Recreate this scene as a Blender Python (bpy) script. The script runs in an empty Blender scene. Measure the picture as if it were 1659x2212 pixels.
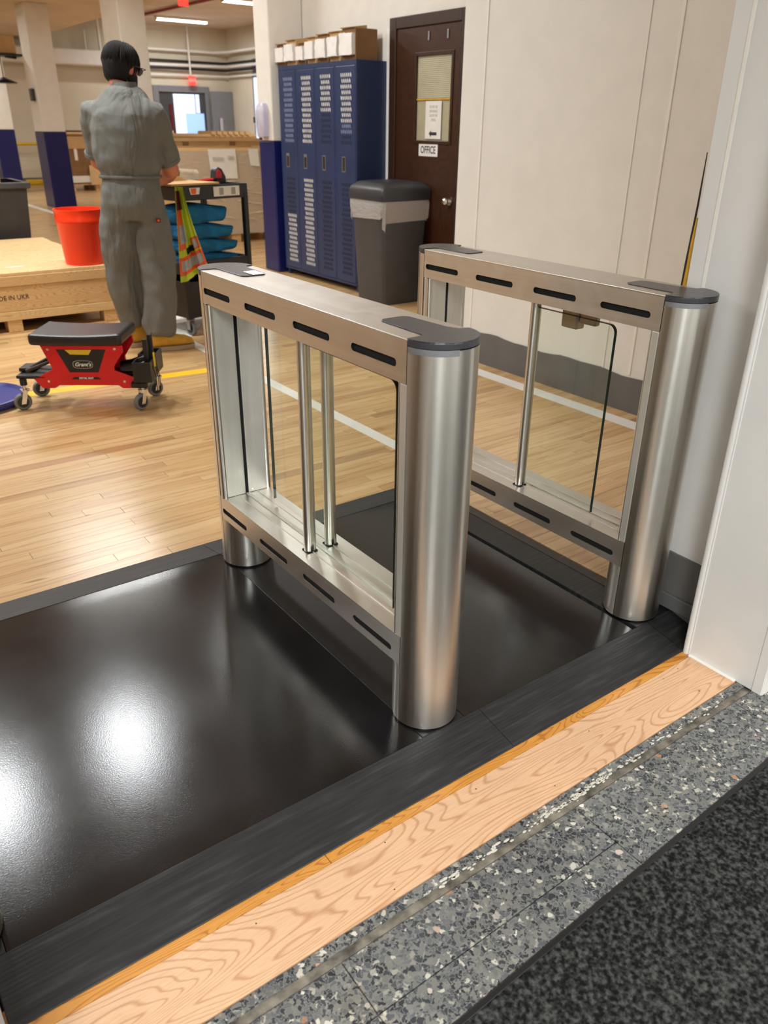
import bpy, bmesh, math, random
from mathutils import Vector, Matrix
from math import sin, cos, pi, radians
random.seed(7)
S = bpy.context.scene
COL = S.collection
# ------------------------------------------------------------------ camera
cam_d = bpy.data.cameras.new('camera')
cam_d.sensor_fit = 'HORIZONTAL'; cam_d.sensor_width = 36.0
cam_d.lens = 36.0 * 1699.5 / 1659.0
cam_d.dof.use_dof = True; cam_d.dof.focus_distance = 2.1; cam_d.dof.aperture_fstop = 6.5
cam_d.clip_start = 0.02; cam_d.clip_end = 100
cam = bpy.data.objects.new('camera', cam_d); COL.objects.link(cam)
RW = Matrix(((0.80905947, -0.58762792, 0.01077972), (0.25117781, 0.36229297, 0.89758204), (-0.53134968, -0.72348962, 0.44071565)))
cam.matrix_world = Matrix.Translation((-0.98811, -1.16997, 1.32)) @ RW.transposed().to_4x4()
S.camera = cam
# ------------------------------------------------------------------ world, lights, exposure
W = bpy.data.worlds.new('world'); S.world = W; W.use_nodes = True
W.node_tree.nodes['Background'].inputs[0].default_value = (0.75, 0.85, 1.0, 1)
W.node_tree.nodes['Background'].inputs[1].default_value = 1.6
S.view_settings.view_transform = 'Standard'; S.view_settings.look = 'None'
S.view_settings.gamma = 1.0; S.view_settings.use_curve_mapping = False
S.view_settings.exposure = 0.0
def area(name, loc, sx, sy, power, color=(1, .95, .88), rot=(0, 0, 0), shape='RECTANGLE'):
    l = bpy.data.lights.new(name, 'AREA'); l.shape = shape; l.size = sx; l.size_y = sy
    l.energy = power; l.color = color
    o = bpy.data.objects.new(name, l); o.location = loc; o.rotation_euler = rot; COL.objects.link(o)
    return o
WARM = (.97, 1.0, .985); COOL = (.93, .985, 1.0)
ROOM_LAMPS = [(-3.0, 3.6), (-3.0, 8.6), (1.4, 7.4), (-0.9, 12.0), (1.6, 16.0), (6.2, 10.5), (7.38, 14.7)]
for i, (lx, ly) in enumerate(ROOM_LAMPS):
    area('room_lamp_light', (lx, ly, 3.35), 1.2, .16, 68, WARM)
area('room_lamp_light', (7.5, 18.3, 3.35), 1.2, .16, 50, WARM)
area('round_lamp_light', (0.31, 4.16, 3.385), .34, .34, 50, COOL, shape='DISK')
area('round_lamp_light', (-0.78, 4.08, 3.385), .34, .34, 56, COOL, shape='DISK')
area('round_lamp_light', (1.72, 4.6, 3.385), .34, .34, 20, COOL, shape='DISK')
for lx, ly, e in ((-1.9, -2.6, 74), (0.9, -2.6, 36)):
    area('entrance_lamp_light', (lx, ly, 2.74), 1.1, .5, e * 2.2, COOL)  # unseen fill added behind the camera to brighten the steel reflections and jamb

# ------------------------------------------------------------------ materials
def srgb(r, g, b):
    f = lambda c: (c / 255 / 12.92) if c / 255 <= .04045 else ((c / 255 + .055) / 1.055) ** 2.4
    return (f(r), f(g), f(b), 1)
class NT:
    def __init__(s, m): s.t = m.node_tree; s.n = s.t.nodes; s.l = s.t.links
    def add(s, typ, **kw):
        n = s.n.new(typ)
        for k, v in kw.items():
            if k.startswith('i_'):
                key = k[2:]; key = int(key) if key.isdigit() else key
                n.inputs[key].default_value = v
            else: setattr(n, k, v)
        return n
    def link(s, a, b): s.l.new(a, b)
def base_mat(name, col, rough=.5, metal=0., spec=.5):
    m = bpy.data.materials.new(name); m.use_nodes = True
    b = m.node_tree.nodes['Principled BSDF']
    b.inputs['Base Color'].default_value = col; b.inputs['Roughness'].default_value = rough
    b.inputs['Metallic'].default_value = metal; b.inputs['Specular IOR Level'].default_value = spec
    return m, b, NT(m)
def mapping(T, scale=(1, 1, 1), rot=(0, 0, 0), src='Object'):
    tc = T.add('ShaderNodeTexCoord'); mp = T.add('ShaderNodeMapping')
    mp.inputs['Scale'].default_value = scale; mp.inputs['Rotation'].default_value = rot
    T.link(tc.outputs[src], mp.inputs[0]); return mp.outputs[0]
def ramp(T, fac, stops):
    r = T.add('ShaderNodeValToRGB'); e = r.color_ramp.elements
    while len(e) < len(stops): e.new(.5)
    for k, (p, c) in enumerate(stops): e[k].position = p; e[k].color = c
    T.link(fac, r.inputs[0]); return r.outputs[0]
def mat(name, rgb, rough=.5, metal=0., var=.06, vscale=8., bump=0., bscale=120., stretch=(1, 1, 1), spec=.5):
    c = srgb(*rgb); m, b, T = base_mat(name, c, rough, metal, spec)
    v = mapping(T, stretch)
    if var:
        n = T.add('ShaderNodeTexNoise'); n.inputs['Scale'].default_value = vscale; n.inputs['Detail'].default_value = 4
        T.link(v, n.inputs[0])
        lo = tuple(x * (1 - var * 1.6) for x in c[:3]) + (1,); hi = tuple(min(1, x * (1 + var * 1.6)) for x in c[:3]) + (1,)
        T.link(ramp(T, n.outputs[0], [(.3, lo), (.7, hi)]), b.inputs['Base Color'])
    if bump:
        n = T.add('ShaderNodeTexNoise'); n.inputs['Scale'].default_value = bscale; n.inputs['Detail'].default_value = 3
        T.link(v, n.inputs[0]); bp = T.add('ShaderNodeBump'); bp.inputs['Strength'].default_value = bump; bp.inputs['Distance'].default_value = .002
        T.link(n.outputs[0], bp.inputs['Height']); T.link(bp.outputs[0], b.inputs['Normal'])
    return m
def emit(name, rgb, st):
    m, b, T = base_mat(name, srgb(*rgb)); b.inputs['Emission Color'].default_value = srgb(*rgb); b.inputs['Emission Strength'].default_value = st
    return m
M = {}
M['wall'] = mat('painted_wall', (226, 221, 212), .6, var=.02, bump=.15, bscale=60)
M['wall_frp'] = mat('wall_panel', (231, 228, 221), .38, var=.015, bump=.2, bscale=45)
M['wall_cool'] = mat('jamb_paint', (224, 222, 219), .45, var=.015, bump=.12, bscale=40)
M['wall_far'] = mat('far_wall_paint', (214, 204, 184), .7, var=.04, vscale=1.2)
M['grey_base'] = mat('grey_wainscot', (104, 102, 100), .5, var=.05, bump=.2, bscale=30)
M['grey_base2'] = mat('grey_rubber_base', (100, 100, 100), .45, var=.05)
M['ceil'] = mat('ceiling_paint', (214, 194, 172), .8, var=.05, vscale=1.5)
M['white'] = mat('white_plastic', (232, 228, 224), .4, var=.02)
M['caulk'] = mat('white_caulk', (238, 234, 226), .5, var=.02)
M['black'] = mat('black_plastic', (22, 22, 23), .42, var=.1, bump=.15, bscale=200)
M['black_gloss'] = mat('black_gloss', (12, 12, 13), .18, var=0)
M['vinyl'] = mat('black_vinyl', (32, 29, 31), .33, var=.08, bump=.25, bscale=260)
M['dark'] = mat('dark_void', (7, 7, 7), .9, var=0)
M['red'] = mat('red_plastic', (212, 20, 30), .32, var=.05, bump=.05)
M['orange'] = mat('orange_plastic', (244, 56, 8), .35, var=.06, vscale=5)
M['chrome'] = mat('chrome', (215, 212, 208), .12, 1., var=0)
M['capgrey'] = mat('cap_plastic', (58, 58, 63), .3, var=.06, bump=.12, bscale=500)
M['silver'] = mat('silver_plastic', (150, 152, 156), .35, .6, var=.03)
M['navy'] = mat('navy_paint', (18, 25, 86), .35, var=.05)
M['locker'] = mat('locker_paint', (36, 51, 88), .38, var=.07, vscale=5, bump=.1, bscale=40)
M['locker_dark'] = mat('locker_hole', (10, 16, 40), .8, var=0)
M['hole_white'] = mat('locker_hole_light', (196, 194, 188), .7, var=.12, vscale=14)
M['hole_blue'] = mat('locker_hole_blue', (112, 122, 152), .7, var=.12, vscale=14)
M['binplastic'] = mat('bin_plastic', (66, 65, 67), .42, var=.06, bump=.1)
M['binlid'] = mat('bin_lid', (50, 50, 52), .4, var=.06)
M['binback'] = mat('tote_plastic', (52, 49, 47), .5, var=.08)
M['cardboard'] = mat('cardboard', (186, 148, 100), .75, var=.07, vscale=6, bump=.1, bscale=50)
M['cardboard_d'] = mat('cardboard_dark', (128, 92, 56), .8, var=.08, vscale=6)
M['cardboard_l'] = mat('cardboard_light', (214, 178, 128), .75, var=.05, vscale=6)
M['paper'] = mat('paper', (226, 222, 214), .6, var=.03)
M['print'] = mat('ink', (34, 34, 36), .6, var=0)
M['ink_grey'] = mat('faded_ink', (158, 156, 150), .7, var=0)
M['cloth_blue'] = mat('blue_cloth', (8, 96, 140), .85, var=.22, vscale=10, bump=.6, bscale=160)
M['coverall'] = mat('grey_coverall', (107, 107, 102), .85, var=.035, vscale=9, bump=.5, bscale=300)
def folds(m):
    T = NT(m); b = T.n['Principled BSDF']; old = b.inputs['Normal'].links[0].from_node
    n = T.add('ShaderNodeTexNoise'); n.inputs['Scale'].default_value = 3.2; n.inputs['Detail'].default_value = 3; n.inputs['Distortion'].default_value = .7
    T.link(mapping(T, (2.2, 2.2, .75), (0, radians(-32), 0)), n.inputs[0])
    bp = T.add('ShaderNodeBump'); bp.inputs['Strength'].default_value = .75; bp.inputs['Distance'].default_value = .07
    T.link(n.outputs[0], bp.inputs['Height']); T.link(bp.outputs[0], old.inputs['Normal'])
folds(M['coverall'])
M['coverall_d'] = mat('coverall_trim', (84, 85, 81), .85, var=.08, bump=.4, bscale=300)
M['skin'] = mat('skin', (196, 120, 92), .5, var=.06, vscale=12)
M['hair'] = mat('hair', (20, 15, 14), .62, var=.25, vscale=60, bump=.5, bscale=180, stretch=(3, 3, .35), spec=.25)
M['boot'] = mat('yellow_nubuck', (196, 146, 46), .8, var=.1, vscale=15, bump=.3)
M['sole'] = mat('boot_sole', (160, 138, 108), .7, var=.05)
M['lime'] = mat('hi_vis_lime', (196, 214, 52), .6, var=.08)
M['viz_orange'] = mat('hi_vis_orange', (240, 96, 34), .6, var=.08)
M['reflect'] = mat('reflective_tape', (172, 172, 170), .4, var=.1, vscale=20)
M['maroon'] = mat('maroon_cloth', (96, 20, 30), .8, var=.1)
M['yellow'] = mat('yellow_paint', (226, 186, 40), .5, var=.05)
M['yellow_d'] = mat('yellow_timber', (196, 148, 42), .6, var=.15, vscale=20)
M['green'] = mat('green_print', (6, 120, 72), .5, var=.1)
M['blueplastic'] = mat('blue_plastic', (36, 48, 128), .4, var=.04)
M['redpipe'] = mat('red_pipe', (152, 52, 42), .45, var=.08)
M['door_grey'] = mat('grey_steel_door', (122, 124, 130), .45, var=.03)
M['glassy'] = mat('milky_plastic', (196, 190, 208), .3, var=.02)
M['grey_wheel'] = mat('grey_rubber', (112, 110, 108), .55, var=.05)
M['tape_white'] = mat('white_floor_tape', (232, 228, 222), .45, var=.04, vscale=5)
M['tape_yellow'] = mat('yellow_floor_tape', (246, 196, 44), .45, var=.05, vscale=5)
M['bronze'] = mat('bronze_bracket', (166, 142, 116), .35, .6, var=.08)
M['poly'] = mat('poly_film', (214, 200, 178), .22, var=.12, vscale=14, bump=.9, bscale=16, stretch=(1, 1, 3), spec=.9)
M['tube'] = emit('lamp_tube', (255, 248, 236), 9)
M['disc'] = emit('lamp_disc', (255, 250, 244), 9)
M['exit_red'] = emit('exit_sign_red', (255, 70, 60), 1.2)
M['daylight'] = emit('daylight_opening', (205, 222, 252), 1.0)
M['daylight_b'] = emit('daylight_opening_blue', (150, 186, 240), .95)
M['blind'] = mat('roller_blind', (190, 170, 148), .6, var=.03)
# translucent bag
def film(name, rgb, alpha=.55, rough=.25):
    m, b, T = base_mat(name, srgb(*rgb), rough)
    mix = T.add('ShaderNodeMixShader'); tr = T.add('ShaderNodeBsdfTransparent'); mix.inputs[0].default_value = alpha
    out = T.n['Material Output']; T.link(tr.outputs[0], mix.inputs[1]); T.link(b.outputs[0], mix.inputs[2]); T.link(mix.outputs[0], out.inputs[0])
    n = T.add('ShaderNodeTexNoise'); n.inputs['Scale'].default_value = 22; bp = T.add('ShaderNodeBump'); bp.inputs['Strength'].default_value = .8; bp.inputs['Distance'].default_value = .01
    T.link(mapping(T, (1, 1, 2.2)), n.inputs[0]); T.link(n.outputs[0], bp.inputs['Height']); T.link(bp.outputs[0], b.inputs['Normal'])
    return m
M['bag'] = film('bin_liner_film', (214, 208, 204), .55)
M['wrap'] = film('stretch_wrap', (226, 212, 190), .38, .15)
def glass():
    m, b, T = base_mat('clear_glass', (1, 1, 1, 1)); T.n.remove(b)
    tr = T.add('ShaderNodeBsdfTransparent'); tr.inputs[0].default_value = (.955, .985, .965, 1)
    gl = T.add('ShaderNodeBsdfGlossy'); gl.inputs['Roughness'].default_value = .02; gl.inputs[0].default_value = (.95, 1, .97, 1)
    fr = T.add('ShaderNodeFresnel'); fr.inputs[0].default_value = 1.38
    ge = T.add('ShaderNodeNewGeometry'); inv = T.add('ShaderNodeMath', operation='SUBTRACT'); inv.inputs[0].default_value = 1; T.link(ge.outputs['Backfacing'], inv.inputs[1])
    ml = T.add('ShaderNodeMath', operation='MULTIPLY'); T.link(fr.outputs[0], ml.inputs[0]); T.link(inv.outputs[0], ml.inputs[1])
    mix = T.add('ShaderNodeMixShader'); T.link(ml.outputs[0], mix.inputs[0]); T.link(tr.outputs[0], mix.inputs[1]); T.link(gl.outputs[0], mix.inputs[2])
    T.link(mix.outputs[0], T.n['Material Output'].inputs[0]); return m
M['glass'] = glass()
M['glass_edge'] = mat('glass_edge', (10, 34, 30), .12, var=0)
def steel(name, rgb, rough, stretch, vs=9., aniso=.0, tan=(0, 0, 1), smooth_=False):
    c = srgb(*rgb); m, b, T = base_mat(name, c, rough, 1.)
    if aniso:
        b.inputs['Anisotropic'].default_value = aniso; cv = T.add('ShaderNodeCombineXYZ'); cv.inputs[0].default_value = tan[0]; cv.inputs[1].default_value = tan[1]; cv.inputs[2].default_value = tan[2]; T.link(cv.outputs[0], b.inputs['Tangent'])
    v = mapping(T, stretch)
    n = T.add('ShaderNodeTexNoise'); n.inputs['Scale'].default_value = vs; n.inputs['Detail'].default_value = 6; n.inputs['Roughness'].default_value = .6
    T.link(v, n.inputs[0])
    T.link(ramp(T, n.outputs[0], [(.3, tuple(x * .93 for x in c[:3]) + (1,)), (.7, tuple(min(1, x * 1.06) for x in c[:3]) + (1,))]), b.inputs['Base Color'])
    n2 = T.add('ShaderNodeTexNoise'); n2.inputs['Scale'].default_value = 26; n2.inputs['Detail'].default_value = 3
    T.link(mapping(T, (1, 1, 1)), n2.inputs[0])
    mr = T.add('ShaderNodeMapRange'); mr.inputs[3].default_value = rough * (.96 if smooth_ else .82); mr.inputs[4].default_value = rough * (1.04 if smooth_ else 1.25)
    T.link(n2.outputs[0], mr.inputs[0]); T.link(mr.outputs[0], b.inputs['Roughness'])
    n3 = T.add('ShaderNodeTexNoise'); n3.inputs['Scale'].default_value = 60; n3.inputs['Detail'].default_value = 4
    T.link(mapping(T, tuple(k * 2.5 for k in stretch)), n3.inputs[0])
    bp = T.add('ShaderNodeBump'); bp.inputs['Strength'].default_value = .05; bp.inputs['Distance'].default_value = .0006
    T.link(n3.outputs[0], bp.inputs['Height'])
    if not smooth_: T.link(bp.outputs[0], b.inputs['Normal'])
    return m
M['steel_post'] = steel('brushed_steel_post', (216, 212, 205), .29, (6, 6, .12), 14, aniso=.85, smooth_=True)
M['steel'] = steel('brushed_steel_panel', (212, 207, 200), .34, (8, .2, 14), 4, aniso=.6, tan=(1, 0, 1))
M['steel_lt'] = steel('satin_aluminium', (218, 216, 208), .42, (6, 6, .3), 8)
for n_ in M['steel_lt'].node_tree.nodes:
    if n_.type == 'BSDF_PRINCIPLED': n_.inputs['Metallic'].default_value = .7
# hardwood: colour from a per-plank attribute
def hardwood():
    m, b, T = base_mat('maple_strip_floor', (1, 1, 1, 1), .27)
    at = T.add('ShaderNodeAttribute', attribute_name='tone')
    c0 = ramp(T, at.outputs['Fac'], [(0, srgb(184, 148, 106)), (.2, srgb(200, 160, 110)), (.45, srgb(214, 176, 124)), (.7, srgb(221, 186, 136)), (.88, srgb(201, 155, 106)), (1, srgb(178, 138, 100))])
    at2 = T.add('ShaderNodeAttribute', attribute_name='shift')
    tc = T.add('ShaderNodeTexCoord'); mp = T.add('ShaderNodeMapping'); mp.inputs['Scale'].default_value = (1.6, 26, 26)
    T.link(tc.outputs['Object'], mp.inputs[0]); T.link(at2.outputs['Vector'], mp.inputs['Location'])
    n = T.add('ShaderNodeTexNoise'); n.inputs['Scale'].default_value = 1.7; n.inputs['Detail'].default_value = 6; n.inputs['Distortion'].default_value = .6
    T.link(mp.outputs[0], n.inputs[0])
    g = ramp(T, n.outputs[0], [(.33, (.62, .5, .38, 1)), (.48, (.93, .9, .86, 1)), (.62, (1, 1, 1, 1)), (.78, (.82, .72, .6, 1))])
    mx = T.add('ShaderNodeMix', data_type='RGBA', blend_type='MULTIPLY'); mx.inputs[0].default_value = .62
    T.link(c0, mx.inputs[6]); T.link(g, mx.inputs[7]); 
    # occasional dark knots and mineral streaks
    n2 = T.add('ShaderNodeTexNoise'); n2.inputs['Scale'].default_value = 1.1; n2.inputs['Detail'].default_value = 2
    mp2 = T.add('ShaderNodeMapping'); mp2.inputs['Scale'].default_value = (4, 22, 22); T.link(tc.outputs['Object'], mp2.inputs[0]); T.link(at2.outputs['Vector'], mp2.inputs['Location']); T.link(mp2.outputs[0], n2.inputs[0])
    k = ramp(T, n2.outputs[0], [(.0, (1, 1, 1, 1)), (.70, (1, 1, 1, 1)), (.76, (.45, .34, .25, 1)), (1, (.35, .25, .2, 1))])
    mx2 = T.add('ShaderNodeMix', data_type='RGBA', blend_type='MULTIPLY'); mx2.inputs[0].default_value = .8
    T.link(mx.outputs[2], mx2.inputs[6]); T.link(k, mx2.inputs[7]); T.link(mx2.outputs[2], b.inputs['Base Color'])
    b.inputs['Coat Weight'].default_value = .25; b.inputs['Coat Roughness'].default_value = .2
    return m
M['maple'] = hardwood()
def oak(name, light, darkc, axis_scale, rough=.45):
    m, b, T = base_mat(name, srgb(*light), rough)
    v = mapping(T, axis_scale)
    n = T.add('ShaderNodeTexNoise'); n.inputs['Scale'].default_value = 1.0; n.inputs['Detail'].default_value = 1.5; n.inputs['Distortion'].default_value = .3
    T.link(v, n.inputs[0])
    mu = T.add('ShaderNodeMath', operation='MULTIPLY'); mu.inputs[1].default_value = 34; T.link(n.outputs[0], mu.inputs[0])
    fr = T.add('ShaderNodeMath', operation='FRACT'); T.link(mu.outputs[0], fr.inputs[0])
    c = ramp(T, fr.outputs[0], [(0, srgb(*darkc)), (.16, srgb(*light)), (.8, srgb(*light)), (1, srgb(*darkc))])
    n2 = T.add('ShaderNodeTexNoise'); n2.inputs['Scale'].default_value = 1; n2.inputs['Detail'].default_value = 5
    T.link(mapping(T, (30, 500, 200)), n2.inputs[0])
    g = ramp(T, n2.outputs[0], [(.35, (.78, .72, .66, 1)), (.6, (1, 1, 1, 1))])
    mx = T.add('ShaderNodeMix', data_type='RGBA', blend_type='MULTIPLY'); mx.inputs[0].default_value = .5
    T.link(c, mx.inputs[6]); T.link(g, mx.inputs[7]); T.link(mx.outputs[2], b.inputs['Base Color'])
    return m
M['oak'] = oak('raw_oak_board', (217, 175, 138), (190, 142, 102), (1.3, 9, 4), .5)
M['old_oak'] = oak('varnished_old_board', (206, 142, 62), (168, 102, 36), (2, 14, 8), .35)
M['pine'] = oak('pine_board', (222, 184, 132), (196, 146, 92), (1.4, 5, 9), .55)
M['pine_y'] = oak('pine_board_pale', (226, 194, 142), (208, 164, 108), (1.1, 4, 7), .55)
M['door_wood'] = oak('dark_stained_door', (62, 32, 14), (44, 22, 9), (4, 5, .7), .38)
M['frame_wood'] = oak('dark_door_frame', (54, 32, 20), (42, 24, 15), (4, 5, .7), .4)
def rubber():
    m, b, T = base_mat('glossy_rubber_mat', srgb(24, 23, 24), .2, spec=.4)
    v = mapping(T, (1, 1, 1))
    n = T.add('ShaderNodeTexNoise'); n.inputs['Scale'].default_value = 300; n.inputs['Detail'].default_value = 2
    w = T.add('ShaderNodeTexNoise'); w.inputs['Scale'].default_value = 5; w.inputs['Detail'].default_value = 5
    T.link(v, n.inputs[0]); T.link(v, w.inputs[0])
    bp = T.add('ShaderNodeBump'); bp.inputs['Strength'].default_value = .38; bp.inputs['Distance'].default_value = .0004
    T.link(n.outputs[0], bp.inputs['Height']); T.link(bp.outputs[0], b.inputs['Normal'])
    T.link(ramp(T, w.outputs[0], [(.35, srgb(22, 21, 22)), (.7, srgb(34, 32, 32))]), b.inputs['Base Color'])
    mr = T.add('ShaderNodeMapRange'); mr.inputs[3].default_value = .13; mr.inputs[4].default_value = .20; T.link(w.outputs[0], mr.inputs[0]); T.link(mr.outputs[0], b.inputs['Roughness'])
    return m
M['rubber'] = rubber()
def ramp_rubber():
    m, b, T = base_mat('matt_rubber_ramp', srgb(34, 34, 35), .5)
    n = T.add('ShaderNodeTexNoise'); n.inputs['Scale'].default_value = 4; n.inputs['Detail'].default_value = 6
    T.link(mapping(T, (2, 22, 8)), n.inputs[0])
    T.link(ramp(T, n.outputs[0], [(.3, srgb(24, 24, 25)), (.55, srgb(36, 36, 37)), (.8, srgb(60, 59, 58))]), b.inputs['Base Color'])
    w = T.add('ShaderNodeTexWave', bands_direction='Y'); w.inputs['Scale'].default_value = 38; w.inputs['Distortion'].default_value = .6
    T.link(mapping(T), w.inputs[0]); bp = T.add('ShaderNodeBump'); bp.inputs['Strength'].default_value = .12; bp.inputs['Distance'].default_value = .002
    T.link(w.outputs[0], bp.inputs['Height']); T.link(bp.outputs[0], b.inputs['Normal'])
    return m
M['ramp'] = ramp_rubber()
def terrazzo():
    m, b, T = base_mat('terrazzo', srgb(120, 120, 120), .2)
    v = mapping(T)
    def vor(sc, feat='F1'):
        n = T.add('ShaderNodeTexVoronoi', feature=feat); n.inputs['Scale'].default_value = sc; n.inputs['Randomness'].default_value = 1
        d = T.add('ShaderNodeTexNoise'); d.inputs['Scale'].default_value = sc * .7; T.link(v, d.inputs[0])
        mx = T.add('ShaderNodeMix', data_type='RGBA', blend_type='LINEAR_LIGHT'); mx.inputs[0].default_value = .012
        T.link(v, mx.inputs[6]); T.link(d.outputs[1], mx.inputs[7]); T.link(mx.outputs[2], n.inputs[0]); return n
    a = vor(112); sep = T.add('ShaderNodeSeparateColor'); T.link(a.outputs['Color'], sep.inputs[0])
    chips = ramp(T, sep.outputs[0], [(0, srgb(50, 51, 54)), (.3, srgb(66, 68, 72)), (.45, srgb(90, 91, 92)), (.62, srgb(126, 123, 115)), (.8, srgb(86, 88, 94)), (.93, srgb(150, 145, 133)), (1, srgb(208, 201, 186))])
    e = vor(112, 'DISTANCE_TO_EDGE'); em = ramp(T, e.outputs['Distance'], [(.0, (1, 1, 1, 1)), (.03, (1, 1, 1, 1)), (.09, (0, 0, 0, 1))])
    mx = T.add('ShaderNodeMix', data_type='RGBA'); T.link(em, mx.inputs[0]); T.link(chips, mx.inputs[6]); mx.inputs[7].default_value = srgb(122, 121, 117)
    c = vor(48); sp = T.add('ShaderNodeSeparateColor'); T.link(c.outputs['Color'], sp.inputs[0])
    big = ramp(T, sp.outputs[1], [(0, (0, 0, 0, 1)), (.86, (0, 0, 0, 1)), (.87, (1, 1, 1, 1))]); near = ramp(T, c.outputs['Distance'], [(0, (1, 1, 1, 1)), (.27, (1, 1, 1, 1)), (.3, (0, 0, 0, 1))])
    mm = T.add('ShaderNodeMath', operation='MULTIPLY'); T.link(big, mm.inputs[0]); T.link(near, mm.inputs[1])
    bc = ramp(T, sp.outputs[2], [(0, srgb(206, 200, 186)), (.5, srgb(170, 160, 140)), (.75, srgb(76, 78, 86)), (.92, srgb(172, 128, 96)), (1, srgb(226, 222, 214))])
    mx2 = T.add('ShaderNodeMix', data_type='RGBA'); T.link(mm.outputs[0], mx2.inputs[0]); T.link(mx.outputs[2], mx2.inputs[6]); T.link(bc, mx2.inputs[7])
    w = T.add('ShaderNodeTexNoise'); w.inputs['Scale'].default_value = 5; w.inputs['Detail'].default_value = 4; T.link(v, w.inputs[0])
    wc = ramp(T, w.outputs[0], [(.3, (.72, .74, .78, 1)), (.6, (1, 1, 1, 1)), (.75, (1.0, .97, .88, 1))])
    mx3 = T.add('ShaderNodeMix', data_type='RGBA', blend_type='MULTIPLY'); mx3.inputs[0].default_value = .9
    T.link(mx2.outputs[2], mx3.inputs[6]); T.link(wc, mx3.inputs[7]); T.link(mx3.outputs[2], b.inputs['Base Color'])
    return m
M['terrazzo'] = terrazzo()
M['grout'] = mat('dirty_groove', (112, 104, 92), .7, var=.45, vscale=30, bump=.6, bscale=80)
def carpet():
    m, b, T = base_mat('charcoal_carpet', srgb(38, 38, 38), .95, spec=.15)
    v = mapping(T)
    n = T.add('ShaderNodeTexVoronoi'); n.inputs['Scale'].default_value = 150; T.link(v, n.inputs[0])
    n2 = T.add('ShaderNodeTexNoise'); n2.inputs['Scale'].default_value = 110; n2.inputs['Detail'].default_value = 3; T.link(v, n2.inputs[0])
    T.link(ramp(T, n2.outputs[0], [(.38, srgb(14, 14, 14)), (.52, srgb(44, 44, 43)), (.68, srgb(74, 73, 70))]), b.inputs['Base Color'])
    bp = T.add('ShaderNodeBump'); bp.inputs['Strength'].default_value = .9; bp.inputs['Distance'].default_value = .004
    T.link(n2.outputs[0], bp.inputs['Height']); T.link(bp.outputs[0], b.inputs['Normal']); return m
M['carpet'] = carpet()

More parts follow.
